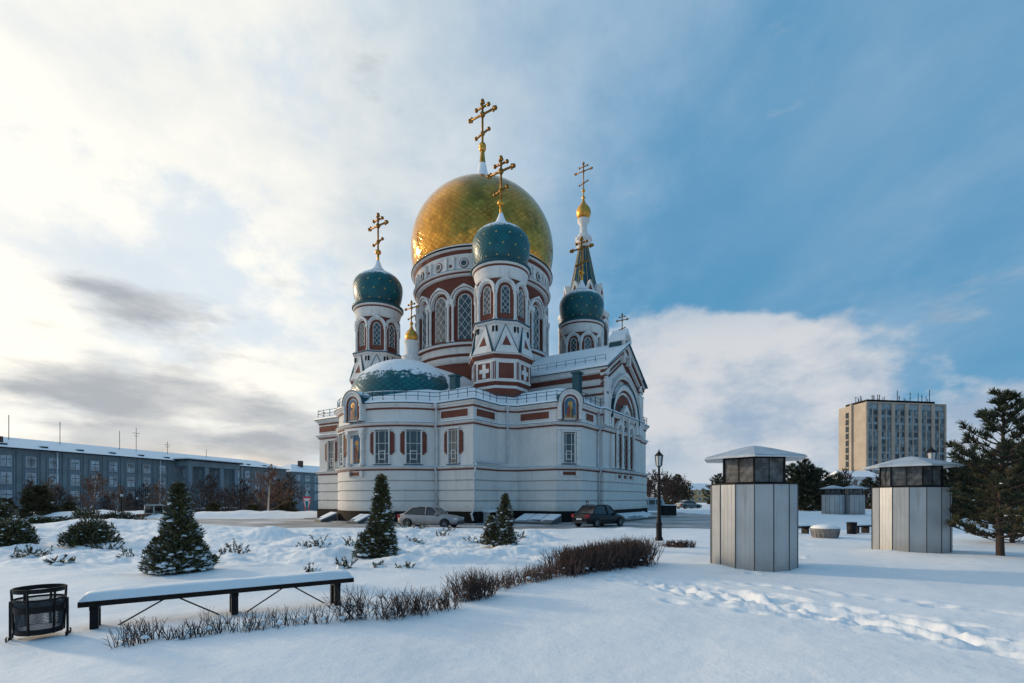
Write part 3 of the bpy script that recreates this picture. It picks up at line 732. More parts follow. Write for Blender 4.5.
# --- central drum
dr = MB()
dr.lathe([(7.2,zz(9.9)),(7.2,zz(15.15))], BRICK, 96)
dr.lathe([(7.2,zz(15.15)),(7.45,zz(15.2)),(7.5,zz(15.75))], TRIM, 96); dr.lathe([(7.5,zz(15.75)),(7.56,zz(15.76)),(7.56,zz(16.02))], REDP, 96)
dr.lathe([(7.56,zz(16.02)),(7.5,zz(16.05)),(7.5,zz(16.72))], TRIM, 96); dr.lathe([(7.5,zz(16.72)),(7.72,zz(16.76)),(7.74,zz(16.86))], REDP, 96); dr.lathe([(7.74,zz(16.86)),(7.8,zz(16.88)),(7.85,zz(17.05))], TRIM, 96); dr.lathe([(7.85,zz(17.05)),(7.87,zz(17.12)),(6.95,zz(17.3))], BLUE_EDGE, 96)
dr.lathe([(7.0,zz(17.3)),(7.0,zz(23.9))], BRICK, 96)
dr.lathe([(7.0,zz(23.85)),(7.36,zz(23.87)),(7.42,zz(23.99))], TRIM, 96); dr.lathe([(7.42,zz(23.99)),(7.46,zz(24.0)),(7.5,zz(24.13))], REDP, 96)
dr.lathe([(7.5,zz(24.13)),(7.66,zz(24.16)),(7.7,zz(24.28))], TRIM, 96); dr.lathe([(7.7,zz(24.28)),(7.72,zz(24.32)),(7.35,zz(24.42))], BLUE_EDGE, 96)
dr.lathe([(7.35,zz(24.4)),(7.35,zz(25.65)),(7.5,zz(25.75)),(7.52,zz(25.95))], TRIM, 96)
dr.lathe([(7.52,zz(25.88)),(7.55,zz(25.9)),(7.62,zz(26.22))], REDP, 96); dr.lathe([(7.62,zz(26.22)),(7.75,zz(26.25)),(7.87,zz(26.34))], TRIM, 96)
dr.lathe([(7.87,zz(26.34)),(7.94,zz(26.36)),(7.94,zz(26.5))], DARKM, 96); dr.lathe([(7.94,zz(26.5)),(7.3,zz(26.68))], TEALS, 96)
DRUM = dr.build('drum', CATH)
def drum_window(dg):
    mp = cmap(0, 0, 7.0, dg); q = MB()
    q.mpane(mp, 0, zz(17.6), zz(21.4), 1.32, .02, GLASS, 10)
    lattice(q, mp, 0, zz(17.6), zz(21.4), 1.32, .03, TRIM, .45, .035)
    q.march(mp, 0, zz(21.4), .64, .71, .01, .1, TRIM, 12)
    for s in (-1, 1): q.mbox(mp, s*.675-.035, s*.675+.035, zz(17.6), zz(21.4), .01, .1, TRIM)
    return q.build('window', DRUM)
for k in range(16): drum_window(22.5*k)
ar = MB()
for k in range(16):
    mp = cmap(0, 0, 7.0, 22.5*k)
    ar.march(mp, 0, zz(21.45), 1.00, 1.20, -.02, .34, TRIM, 14); ar.march(mp, 0, zz(21.45), 1.20, 1.25, -.02, .37, REDP, 14); ar.march(mp, 0, zz(21.45), 1.25, 1.37, -.02, .46, TRIM, 14, .18)
    for s in (-1, 1):
        ar.mcol(mp, s*1.12, .40, zz(17.3), zz(21.0), .125, TRIM); ar.mbox(mp, s*1.17-.19, s*1.17+.19, zz(21.0), zz(21.47), 0, .62, TRIM)
    m2 = cmap(0, 0, 7.0, 22.5*k+11.25); ar.mbox(m2, -.10, .10, zz(17.3), zz(21.3), -.02, .12, BRICK)
ar.build('arcade', DRUM)
fr = MB()
for k in range(16):
    mp = cmap(0, 0, 7.35, 22.5*k)
    fr.march(mp, 0, zz(25.02), .0, .30, .004, .015, GLASS, 16, a1=2*PI); fr.march(mp, 0, zz(25.02), .30, .38, .0, .10, TRIM, 16, a1=2*PI); fr.march(mp, 0, zz(25.02), .38, .47, .0, .07, REDP, 16, a1=2*PI)
    m2 = cmap(0, 0, 7.35, 22.5*k+11.25)
    for s in (-1, 1): fr.mcol(m2, s*.42, .12, zz(24.42), zz(25.6), .1, TRIM)
    fr.mbox(m2, -.14, .14, zz(24.75), zz(25.0), .0, .06, REDP)
    for s in (-1, 1): fr.mbox(mp, s*.78-.04, s*.78+.04, zz(24.5), zz(25.55), 0, .05, TRIM)
fr.build('frieze', DRUM)
dm = MB()
R = 8.0; prof = [(7.42,zz(26.62)),(7.5,zz(26.66))]
for i in range(2, 37):
    a = R_(-21+ (90+21-6)*(i-1)/36.0*1.0)
    prof.append((R*math.cos(a), zz(29.45+R*math.sin(a)*(1.0 if a < 0 else .94))))
r_, z_ = prof[-1]
prof = [q for q in prof if q[0] > 1.9 or q[1] < zz(30)]+[(1.5, zz(37.1)), (1.0, zz(37.5)), (.68, zz(38.1)), (.48, zz(38.9)), (.36, zz(39.7)), (.28, zz(40.5)), (.2, zz(41.2))]
dm.lathe(prof, GOLDSC, 96, uv=True)
dm.lathe([(7.46,zz(26.6)),(7.62,zz(26.64)),(7.66,zz(26.76)),(7.5,zz(26.8))], TRIM, 96)
DOME = dm.build('golden_dome', DRUM)
sc = MB(); sc.lathe([(2.3,zz(36.75)),(1.55,zz(37.12)),(1.06,zz(37.55)),(.74,zz(38.12)),(.54,zz(38.9)),(.40,zz(39.6)),(.33,zz(39.75))], SNOWR, 24); sc.build('snow_cap', DRUM)
sb = MB(); sb.lathe([(.001,zz(41.0)),(.3,zz(41.1)),(.42,zz(41.4)),(.3,zz(41.75)),(.001,zz(41.85))], GOLDM, 16); sb.build('finial', DRUM)
cross_mesh((0,0,zz(41.7)), 5.1, 1.8, DRUM, .25)

# --- corner towers
def tower():
    t = MB()
    def ring(R0, z0, R1, z1, m): t.lathe([(R0,zz(z0)),(R1,zz(z1))], m, 8, smooth=False, phase=R_(22.5))
    def rings(pr, m): t.lathe([(r,zz(z)) for r, z in pr], m, 8, smooth=False, phase=R_(22.5))
    rings([(2.1,9.6),(2.15,10.4),(2.3,10.9),(2.32,11.2)], BRICK)
    rings([(2.32,11.2),(2.4,11.22),(2.45,11.42)], TRIM); rings([(2.45,11.42),(2.5,11.44),(2.72,11.72)], REDP)
    rings([(2.72,11.72),(2.72,13.68)], TRIM)
    rings([(2.72,13.68),(2.85,13.70),(2.98,13.92),(2.98,14.0)], BRICK)
    rings([(2.98,14.0),(3.05,14.14),(2.75,14.3),(2.45,16.7)], WHITE)
    rings([(2.45,16.7),(2.62,16.78),(2.64,16.9)], TRIM); rings([(2.64,16.9),(2.76,16.95),(2.78,17.02),(2.25,17.2)], BLUE_EDGE)
    rings([(2.25,17.15),(2.25,20.9)], BRICK)
    t.lathe([(2.22,zz(20.7)),(2.28,zz(20.72)),(2.28,zz(21.05)),(2.38,zz(21.3)),(2.46,zz(21.65))], TRIM, 32)
    t.lathe([(2.46,zz(21.65)),(2.5,zz(21.67)),(2.52,zz(21.8))], REDP, 32); t.lathe([(2.52,zz(21.8)),(2.56,zz(21.82)),(2.6,zz(22.02))], TRIM, 32); t.lathe([(2.6,zz(21.98)),(2.72,zz(22.0)),(2.72,zz(22.2)),(2.1,zz(22.34))], TEAL, 32)
    ap = lambda R: R*math.cos(R_(22.5))
    for k in range(8):
        dg = 45*k; a = R_(dg); F = lambda R: pmap(ap(R)*math.cos(a), ap(R)*math.sin(a), dg)
        mp = F(2.72)      # panels with crosses
        t.mbox(mp, -.68, .68, zz(11.98), zz(13.3), .002, .012, BRICK)
        for s in (-1, 1): t.mbox(mp, s*.96-.05, s*.96+.05, zz(11.9), zz(13.4), .002, .03, REDP)
        for s in (-1, 1): t.mbox(mp, s*.72-.05, s*.72+.05, zz(11.9), zz(13.4), .002, .06, TRIM); t.mbox(mp, -.72, .72, zz(12.64+s*.72)-.05, zz(12.64+s*.72)+.05, .003, .055, TRIM)
        if k != 7 and k % 2 == 0 or k in (3, 5):
            t.mbox(mp, -.17, .17, zz(12.05), zz(13.23), .012, .06, TRIM); t.mbox(mp, -.5, .5, zz(12.47), zz(12.81), .013, .065, TRIM)
        mp = F(3.0)       # steep pediments leaning on the tapering stage
        def tri(hw, z0, z1, d0, d1, m):
            # leaning prism: depth shifts inwards with height
            lean = -.50
            f = lambda u, z, d: mp(u, zz(z), d+lean*(z-14.2)/2.4)
            pts = [(-hw,z0),(hw,z0),(0,z1)]
            fr_ = [f(u,z,d1) for u,z in pts]; bk = [f(u,z,d0) for u,z in pts]
            t.face(fr_, m)
            for i in range(3): t.face([bk[i], bk[(i+1)%3], fr_[(i+1)%3], fr_[i]], m)
        tri(1.12, 14.12, 16.75, -.35, .06, TEALS); tri(1.02, 14.12, 16.6, -.3, .09, TRIM); tri(.40, 14.75, 15.65, 0, .10, BRICK)
        mp = F(2.25)
        for s in (-1, 1): t.mcol(mp, s*.86, .06, zz(17.1), zz(19.6), .13, TRIM)
        t.march(mp, 0, zz(19.75), .60, .72, -.02, .16, TRIM, 12); t.march(mp, 0, zz(19.75), .72, .92, -.02, .27, TRIM, 12, .14)
        for s in (-1, 1): t.mbox(mp, s*.80-.12, s*.80+.12, zz(19.55), zz(19.78), 0, .26, TRIM)
        mp2 = F(2.6)
        for s in (-1, 1): t.mbox(mp2, s*.8-.09, s*.8+.09, zz(16.0), zz(16.5), -.15, -.02, PLINTH)
    return t
def onion(mb, z0, r0, R, zR, ztop, m, n=40):
    pr = [(r0, z0)]; a0 = -math.acos(min(1, r0/R))
    H = zR-z0
    for i in range(1, 9): a = a0*(1-i/8); pr.append((R*math.cos(a), zR+ (H/math.sin(-a0))*math.sin(a)))
    H2 = (ztop-zR)*.60
    for i in range(1, 13):
        a = R_(74)*i/12; pr.append((R*math.cos(a), zR+H2/math.sin(R_(74))*math.sin(a)*.98))
    r, z = pr[-1]
    for f, g in ((.72,.12),(.48,.30),(.30,.52),(.17,.78),(.1,1.0)): pr.append((r*f, z+(ztop-z)*g))
    mb.lathe([(r, zz(z)) for r, z in pr], m, n, uv=True)
    return pr
TW = []
def add_tower(x, y):
    if not TW:
        T = tower().build('corner_tower', CATH)
        for k in range(8):
            q = MB(); mp = pmap(2.25*math.cos(R_(22.5))*math.cos(R_(45*k)), 2.25*math.cos(R_(22.5))*math.sin(R_(45*k)), 45*k)
            q.mpane(mp, 0, zz(17.7), zz(19.7), .70, .02, GLASS, 8); lattice(q, mp, 0, zz(17.7), zz(19.7), .70, .03, TRIM, .27, .024)
            q.march(mp, 0, zz(19.7), .35, .39, .01, .07, TRIM, 10)
            for s in (-1, 1): q.mbox(mp, s*.37-.02, s*.37+.02, zz(17.7), zz(19.7), .01, .07, TRIM)
            q.build('window', T)
        d = MB(); onion(d, 22.26, 2.1, 2.62, 24.4, 27.4, STAR); d.build('starred_dome', T)
        s_ = MB(); s_.lathe([(1.1,zz(26.13)),(.72,zz(26.42)),(.46,zz(26.72)),(.29,zz(27.1)),(.17,zz(27.45))], SNOWR, 16); s_.build('snow_cap', T)
        s_ = MB(); s_.tube([(0,0,zz(27.2)),(0,0,zz(28.5))], .13, GOLDM, 8); s_.build('finial', T)
        cross_mesh((0,0,zz(28.4)), 4.1, 1.38, T, .20)
    else: T = copy_tree(TW[0], CATH)
    T.location = (x, y, 0); TW.append(T)
for x, y in ((8.35,-8.35), (-7.93,-8.27), (8.35,8.35), (-8.35,8.35)): add_tower(x, y)

# --- apse conch, cupola, ducts, downpipes
cm = MB(); pr = [(5.0*math.cos(R_(a)), zz(10.75)+3.75*math.sin(R_(a))) for a in range(0, 91, 6)]; pr[-1] = (.01, pr[-1][1])
cm.lathe([(5.25,zz(10.3)),(5.2,zz(10.6)),(5.0,zz(10.72))]+pr, CONCH, 64, (0,-12,0), uv=True)
CO = cm.build('apse_dome', CATH)
vt = MB()
for i in range(16):
    a, b = PI*i/16, PI*(i+1)/16
    vt.face([(5.0*math.cos(a),-12,zz(10.7)+3.7*math.sin(a)),(5.0*math.cos(b),-12,zz(10.7)+3.7*math.sin(b)),(5.0*math.cos(b),-6.6,zz(10.7)+3.7*math.sin(b)),(5.0*math.cos(a),-6.6,zz(10.7)+3.7*math.sin(a))], SNOWR, True)
vt.build('apse_vault', CATH)
cu = MB(); cc = (0,-11.2,0)
cu.lathe([(.85,zz(14.0)),(.85,zz(14.9)),(.95,zz(15.0)),(.95,zz(15.1)),(.62,zz(15.2)),(.60,zz(16.3)),(.74,zz(16.45)),(.74,zz(16.55)),(.5,zz(16.6))], TRIM, 16, cc)
CU = cu.build('cupola', CATH)
g = MB(); g.lathe([(.46,zz(16.58)),(.60,zz(16.85)),(.60,zz(17.15)),(.42,zz(17.5)),(.2,zz(17.75)),(.09,zz(18.1)),(.07,zz(18.4))], GOLDM, 20, cc); g.build('small_gilt_dome', CU)
cross_mesh((0,-11.2,zz(18.3)), 2.1, .8, CU, .11)
for x, y, zb, h in ((6.6,-12.7,10.3,1.75), (14.9,-6.2,10.2,2.3)):
    q = MB(); q.box(x-.32,x+.32,y-.32,y+.32,zz(zb),zz(zb+h),TEAL); q.box(x-.42,x+.42,y-.42,y+.42,zz(zb+h),zz(zb+h+.14),TEALS); q.build('roof_duct', CATH)
def pipe(pts, r=.085):
    q = MB(); q.tube([(x,y,zz(z)) for x,y,z in pts], r, ZINC, 8)
    for x, y, z in pts[1:-1]: q.tube([(x,y,zz(z)-.05),(x,y,zz(z)+.05)], r*1.3, ZINC, 8)
    x, y, z = pts[0]; q.lathe([(r,zz(z)-.3),(r*2.2,zz(z)),(r*2.2,zz(z)+.12)], ZINC, 8, (x,y,0)); q.build('downpipe', CATH)
pipe([(6.55,-15.05,9.3),(6.45,-14.86,8.9),(6.45,-14.86,7.9),(6.45,-14.98,7.6),(6.45,-14.78,7.2),(6.45,-14.78,4.5),(6.45,-15.0,4.2),(6.45,-14.86,3.7),(6.45,-14.86,.1)])
pipe([(10.75,-10.85,9.3),(10.7,-10.75,8.9),(10.7,-10.75,4.75),(10.35,-11.5,4.6),(10.2,-14.5,4.6),(10.45,-14.75,4.3),(10.3,-14.8,3.7),(10.3,-14.8,.9),(10.15,-14.95,.5),(10.4,-15.05,0)])
pipe([(16.6,-5.2,9.3),(16.45,-5.2,9.0),(16.45,-5.2,7.9),(16.66,-5.2,7.7),(16.42,-5.2,7.3),(16.42,-5.2,4.5),(16.72,-5.2,4.2),(16.5,-5.2,3.7),(16.5,-5.2,.2)])
# basement entrance hood beside the corner, a red notice plate
q = MB(); q.box(9.85,10.9,-13.6,-11.6,zz(.62),zz(.78),SNOWR); q.box(9.85,10.8,-13.5,-13.4,zz(-.3),zz(.62),WHITE); q.box(9.85,10.8,-11.8,-11.7,zz(-.3),zz(.62),WHITE); q.build('cellar_entrance', CATH)
q = MB(); mpl = pmap(16.3, -7.4, 0); q.mbox(mpl, -.22, .22, zz(1.05), zz(1.5), .11, .14, ICRED); q.mbox(mpl, -.16, .16, zz(1.2), zz(1.38), .14, .146, WHITE); q.build('notice_plate', CATH)
# ================================================================== GROUND, ROADS
def build_ground():
    fov = np.radians(np.linspace(-52, 52, 820)); rest = np.radians(np.linspace(52, 308, 70))[1:-1]
    ang = np.concatenate([fov, rest]); na = len(ang)
    rr = [0.6]
    while rr[-1] < 70: rr.append(rr[-1]*1.0085)
    while rr[-1] < 6000: rr.append(rr[-1]*1.06)
    rr = np.array(rr); nr = len(rr)
    A, Rr = np.meshgrid(ang, rr)
    X = Rr*np.sin(A); Y = Rr*np.cos(A)
    Z = hgt_np(X.ravel(), Y.ravel()).reshape(X.shape)
    far = sst(110, 160, Rr); Z = Z*(1-far)+(-4.2*(sst(-30, -12, -X)*0+ (X < 0)))*far if False else Z
    v = np.stack([X.ravel(), Y.ravel(), Z.ravel()], 1)
    c = np.array([[0, 0, hgt(0, 0)]]); v = np.concatenate([v, c])
    i = np.arange(nr-1)[:, None]*na; j = np.arange(na)[None, :]; j2 = (j+1) % na
    f = np.stack([(i+j2), (i+j), (i+na+j), (i+na+j2)], -1).reshape(-1, 4)
    tri = np.stack([np.full(na, len(v)-1), np.arange(na), (np.arange(na)+1) % na], 1)[:, ::-1]
    me = bpy.data.meshes.new('snow_ground')
    me.vertices.add(len(v)); me.vertices.foreach_set('co', v.ravel())
    nl = f.size+tri.size; me.loops.add(nl); me.loops.foreach_set('vertex_index', np.concatenate([f.ravel(), tri.ravel()]).astype(np.int32))
    nf = len(f)+len(tri); me.polygons.add(nf)
    ls = np.concatenate([np.arange(len(f))*4, f.size+np.arange(len(tri))*3]).astype(np.int32)
    me.polygons.foreach_set('loop_start', ls)
    me.update(calc_edges=True); me.validate()
    me.polygons.foreach_set('use_smooth', np.ones(len(me.polygons), bool))
    me.materials.append(SNOW)
    o = bpy.data.objects.new('snow_ground', me); COL.objects.link(o); o['kind'] = 'structure'
    return o
G = build_ground()
def road_mat():
    m, nt, p = nt_new('packed_snow_road')
    tc = N(nt, 'ShaderNodeTexCoord'); mp = N(nt, 'ShaderNodeMapping'); mp.inputs['Scale'].default_value = (.25, 1.3, 1); mp.inputs['Rotation'].default_value = (0, 0, .05)
    L(nt, tc.outputs['Object'], mp.inputs[0])
    n = noise(nt, 1.1, 7, mp.outputs[0], .65); n2 = noise(nt, .25, 4)
    f = RAMP(nt, M2(nt, 'ADD', n, M2(nt, 'MULTIPLY', M2(nt, 'SUBTRACT', n2, .5), .7)), .40, .66)
    c = MIX(nt, f, (.20, .19, .185), (.60, .59, .60))
    L(nt, c, p.inputs['Base Color']); p.inputs['Roughness'].default_value = .6
    bump(nt, p, noise(nt, 6, 5), .4, .03); return m
ROADM = road_mat()
def road_sheet(name, x0, x1, y0, y1, z, nx=40, ny=20):
    mb = MB()
    for i in range(nx):
        for j in range(ny):
            a, b = x0+(x1-x0)*i/nx, x0+(x1-x0)*(i+1)/nx; c, d = y0+(y1-y0)*j/ny, y0+(y1-y0)*(j+1)/ny
            mb.face([(a,c,z),(b,c,z),(b,d,z),(a,d,z)], ROADM, True)
    o = mb.build(name); o['kind'] = 'structure'; return o
road_sheet('road', -90, 26, 28.4, 50.8, -.303)
road_sheet('road', 9, 28, 50.804, 76, -.299)
# ================================================================== OBJECTS
PANEL = mat('kiosk_panel', (.40, .42, .435), .42, metal=.3, var=.10, scale=1.2)
def _streak(m, col, amt=.55):
    nt = m.node_tree; p = [n for n in nt.nodes if n.type == 'BSDF_PRINCIPLED'][0]; old = p.inputs['Base Color'].links[0].from_socket
    tc = N(nt, 'ShaderNodeTexCoord'); mp = N(nt, 'ShaderNodeMapping'); mp.inputs['Scale'].default_value = (5, 5, .45); L(nt, tc.outputs['Object'], mp.inputs[0])
    f = RAMP(nt, noise(nt, 1.0, 7, mp.outputs[0], .65), .50, .72); s_ = N(nt, 'ShaderNodeSeparateXYZ'); L(nt, tc.outputs['Object'], s_.inputs[0])
    lo_ = RAMP(nt, M2(nt, 'ADD', s_.outputs[2], M2(nt, 'MULTIPLY', noise(nt, 3, 5), .8)), 1.0, .35)
    c = MIX(nt, M2(nt, 'MULTIPLY', f, amt), old, col); c = MIX(nt, M2(nt, 'MULTIPLY', lo_, .45), c, (.26, .23, .20)); L(nt, c, p.inputs['Base Color'])
_streak(PANEL, (.24, .23, .22))
SEAM = mat('kiosk_seam', (.05, .055, .06), .6)
MESHG = None
def grille_mat():
    m, nt, p = nt_new('expanded_metal_grille')
    n = noise(nt, 4, 5, rough=.65); n2 = noise(nt, 11, 3)
    f = RAMP(nt, M2(nt, 'ADD', n, M2(nt, 'MULTIPLY', n2, .3)), .5, .82)
    L(nt, MIX(nt, f, (.012, .011, .010), (.11, .12, .13)), p.inputs['Base Color'])
    p.inputs['Roughness'].default_value = .35; p.inputs['Specular IOR Level'].default_value = .7
    return m
GRILLE = grille_mat()
BLACKP = mat('black_painted_steel', (.007, .0075, .009), .55, var=.4, scale=6, spec=.22)
KFROST = mat('frosted_roof_sheet', (.40, .46, .53), .7, var=.18, scale=2, spec=.2)
def make_kiosk():
    root = empty('vent_kiosk')
    R = 1.04; n = 15
    b = MB(); b.lathe([(R, -.3), (R, 2.1)], PANEL, n, smooth=False); b.face([(R*math.cos(2*PI*i/n), R*math.sin(2*PI*i/n), 2.1) for i in range(n)], PANEL)
    b.build('body', root)
    for i in range(n):
        a = 2*PI*i/n; q = MB(); q.tube([(R*1.002*math.cos(a), R*1.002*math.sin(a), -.3), (R*1.002*math.cos(a), R*1.002*math.sin(a), 2.1)], .014, SEAM, 4, False)
        # shallow ribs in each panel
        q.build('seam', root)
    rb = MB()
    for i in range(n):
        for f in (.25, .5, .75):
            a0, a1 = 2*PI*i/n, 2*PI*(i+1)/n
            x = R*((1-f)*math.cos(a0)+f*math.cos(a1)); y = R*((1-f)*math.sin(a0)+f*math.sin(a1))
            rb.tube([(x, y, -.3), (x, y, 2.08)], .0035, PANEL, 4, False)
    rb.build('panel_ribs', root)
    t = MB(); t.lathe([(R+.012, 2.085), (R+.012, 2.115), (R-.06, 2.115)], BLACKP, n, smooth=False); t.build('rim', root)
    g = MB(); h = 6; r = .79
    g.lathe([(r, 2.1), (r, 2.82)], GRILLE, h, smooth=False); g.build('grille', root)
    for i in range(h):
        a = 2*PI*i/h; q = MB(); q.tube([(r*1.02*math.cos(a), r*1.02*math.sin(a), 2.08), (r*1.02*math.cos(a), r*1.02*math.sin(a), 2.84)], .028, BLACKP, 4, False); q.build('post', root)
    q = MB()
    for i in range(h):
        a, c = 2*PI*i/h, 2*PI*(i+1)/h
        for z in (2.13, 2.76): q.tube([(r*1.01*math.cos(a), r*1.01*math.sin(a), z), (r*1.01*math.cos(c), r*1.01*math.sin(c), z)], .022, BLACKP, 4, False)
        m_ = ((math.cos(a)+math.cos(c))/2, (math.sin(a)+math.sin(c))/2)
        q.tube([(r*1.01*m_[0], r*1.01*m_[1], 2.12), (r*1.01*m_[0], r*1.01*m_[1], 2.8)], .010, BLACKP, 4, False)
    q.build('grille_frame', root)
    rf = MB(); rf.lathe([(.5, 2.84), (1.34, 2.74), (1.35, 2.765), (1.31, 2.77)], ZINC, h, smooth=False); RF = rf.build('roof', root)
    s = MB(); pts = [(1.32, 2.768), (1.30, 2.80), (1.0, 2.88), (.5, 3.02), (.15, 3.10), (.01, 3.12)]
    s.lathe(pts, KFROST, h, smooth=False); s.build('snow_cover', RF)
    return root
K1 = make_kiosk(); g_ = 'round ventilation kiosks in the snow'
tag(K1, 'large near round grey panelled ventilation kiosk beside the footprint trail', 'kiosk', g_)
x, y, z = P(753, 13.1); K1.location = (x, y, 0); K1.rotation_euler = (0, 0, R_(6))
K2 = copy_tree(K1, None, 'round grey panelled ventilation kiosk standing just left of the nearest pine', (13.1, 16.45, 0), R_(14))
x, y, z = P(833, 54); K3 = copy_tree(K1, None, 'left one of the two tiny distant round grey kiosks side by side', (x, y, z), R_(5))
x, y, z = P(853.5, 54); K4 = copy_tree(K1, None, 'right one of the two tiny distant round grey kiosks side by side', (x, y, z), R_(25))

# --- bench
WOODD = mat('dark_bench_timber', (.018, .012, .010), .75, spec=.2, var=.4, scale=9)
A = Vector((-5.58, 6.42, 0)); B = Vector((-2.66, 8.42, 0)); dv = (B-A); Lb = dv.length; an = math.atan2(dv.y, dv.x)
BN = empty('park_bench', (A.x, A.y, 0), an, 'long low backless dark bench with a thick cushion of snow on the seat', 'bench')
q = MB()
for k in range(4): q.box(0, Lb, .005+.095*k, .085+.095*k, .37, .405, WOODD)
q.box(.0, Lb, .0, .03, .335, .369, WOODD); q.box(0, Lb, .345, .375, .335, .369, WOODD); q.build('seat', BN)
nx, ny = 60, 10; vs = []; fs = []; nw = random.Random(3)
def snow_slab(mb, Lx, Wy, z0, h, nx, ny, seed=0, m=None):
    vs = []; fs = []
    for j in range(ny+1):
        for i in range(nx+1):
            u, v = i/nx, j/ny; ex = min(u, 1-u)*Lx; ey = min(v, 1-v)*Wy
            e = min(1, ex/.14); f = min(1, ey/.09); k = (1-(1-e)**2)**.5*(1-(1-f)**2)**.5
            zz_ = z0+h*k*(1+.25*float(fbm(np.array([u*Lx*1.7+seed]), np.array([v*Wy*3]), 3)[0])*2)
            yy = v*Wy+(v-.5)*.02*k; vs.append((u*Lx, yy, zz_))
    n = nx+1
    for j in range(ny):
        for i in range(nx): fs.append((j*n+i, j*n+i+1, (j+1)*n+i+1, (j+1)*n+i))
    mb.add(vs, fs, m or SNOWR, True)
    mb.face([(0,0,z0-.001),(0,Wy,z0-.001),(Lx,Wy,z0-.001),(Lx,0,z0-.001)], m or SNOWR)
q = MB(); snow_slab(q, Lb, .385, .407, .115, nx, ny); q.build('snow_cover', BN)
for lx in (.16, 1.78, 3.28):
    q = MB(); q.box(lx-.045, lx+.045, .03, .10, -.35, .335, BLACKP); q.box(lx-.045, lx+.045, .27, .34, -.35, .335, BLACKP); q.box(lx-.05, lx+.05, .03, .34, .285, .334, BLACKP); q.build('leg', BN)
for a, b in ((.36, .95), (1.6, 1.05), (1.95, 2.5), (3.1, 2.6)):
    q = MB(); q.tube([(a, .18, .0), (b, .18, .34)], .011, BLACKP, 5); q.build('brace', BN)
# --- litter bin
cx, cy = -5.83, 6.17; BI = empty('litter_bin', (cx, cy, 0), math.atan2(.26, .42), 'dark rounded metal litter bin hung between two posts with curled feet', 'bin')
BASK = mat('basket_mesh_grey', (.05, .055, .065), .6, var=.3, scale=30)
def ell(a, r, z, s=.95): return (r*math.cos(a), r*s*math.sin(a), z)
n = 40; q = MB()
for z0, z1, r0, r1 in ((.60, .655, .245, .25), (.50, .525, .243, .245), (.36, .44, .236, .241), (.10, .165, .222, .226)):
    for i in range(n):
        a, b = 2*PI*i/n, 2*PI*(i+1)/n
        q.hexa([ell(a, r0, z0), ell(b, r0, z0), ell(b, r0-.012, z0), ell(a, r0-.012, z0), ell(a, r1, z1), ell(b, r1, z1), ell(b, r1-.012, z1), ell(a, r1-.012, z1)], BLACKP)
for i in range(6):
    a = 2*PI*(i+.25)/6; q.tube([ell(a, .225, .1), ell(a, .248, .65)], .013, BLACKP, 4, False)
q.build('frame', BI)
q = MB()
for i in range(120):   # woven wire basket
    a = 2*PI*i/120
    for s in (1, -1): q.tube([ell(a, .218, .1), ell(a+s*.55, .234, .50)], .0022, BASK, 3, False)
q.build('wire_basket', BI)
q = MB(); 
q.face([ell(2*PI*i/n, .215, .16) for i in range(n)], SNOWR); q.face([ell(2*PI*i/n, .22, .105) for i in range(n)][::-1], BLACKP); q.build('basket_floor', BI)
for s in (-1, 1):
    q = MB(); q.box(s*.262-.010, s*.262+.010, -.02, .02, -.25, .5, BLACKP)
    for f in (-1, 1): q.tube([(s*.262, 0, .1), (s*.27, f*.07, .03), (s*.27, f*.12, .04), (s*.27, f*.13, .08), (s*.27, f*.10, .09)], .009, BLACKP, 5)
    q.build('post', BI)

# --- street lamps
LGLASS = mat('lamp_glass', (.55, .58, .6), .2, spec=.7, var=.1)
LA = empty('street_lamp', P(659, 20.3), 0, 'tall black post lamp with a lantern, nearest to the cathedral corner', 'lamp')
H = 3.05
q = MB(); q.lathe([(.16,-.4),(.16,.1),(.12,.16),(.115,.6),(.14,.66),(.10,.75),(.08,.95),(.075,1.2),(.06,H-.75),(.08,H-.7),(.05,H-.66),(.045,H-.1)], BLACKP, 12); q.tube([(-.2,0,H-.36),(.2,0,H-.36)], .02, BLACKP, 5)
for s in (-1,1): q.lathe([(.001,-.03),(.03,0),(.001,.03)], BLACKP, 8, (s*.2,0,H-.36))
q.build('post', LA)
q = MB(); q.lathe([(.11,H-.02),(.15,H+.38)], LGLASS, 6, smooth=False); q.build('glass', LA)
q = MB(); q.lathe([(.03,H-.1),(.10,H-.03),(.095,H)], BLACKP, 6, smooth=False); q.lathe([(.18,H+.38),(.18,H+.41),(.07,H+.52),(.03,H+.58),(.012,H+.66)], BLACKP, 6, smooth=False)
for i in range(6): a = 2*PI*i/6; q.tube([(.115*math.cos(a),.115*math.sin(a),H-.02),(.157*math.cos(a),.157*math.sin(a),H+.38)], .016, BLACKP, 4, False)
q.build('lantern', LA)
LB = copy_tree(LA, None, 'black post lamp whose lantern shows just above the second kiosk roof', P(931, 18.3))
for o_ in (LA, LB): o_['group'] = 'tall black lantern lamps'
GLOBE = mat('white_lamp_globe', (.8, .8, .78), .3)
def globe_lamp(loc, label, h=3.9):
    E = empty('street_lamp', loc, 0, label, 'lamp', 'dark park lamps with pale globes at the left')
    q = MB(); q.lathe([(.2,-.5),(.2,.5),(.11,.7),(.09,h-.6),(.14,h-.5)], BLACKP, 8); q.build('post', E)
    q = MB(); q.lathe([(.10,h-.5),(.15,h-.4),(.18,h-.1),(.12,h+.02),(.001,h+.06)], LGLASS, 12); q.lathe([(.20,h-.12),(.22,h-.05),(.08,h+.14),(.001,h+.18)], BLACKP, 12); q.build('globe', E)
x, y, z = P(121.5, 70); globe_lamp((x, y, CAMZ-20.5*70/500), 'dark park lamp with pale globe, closer and left of the pair before the grey building', 3.55)
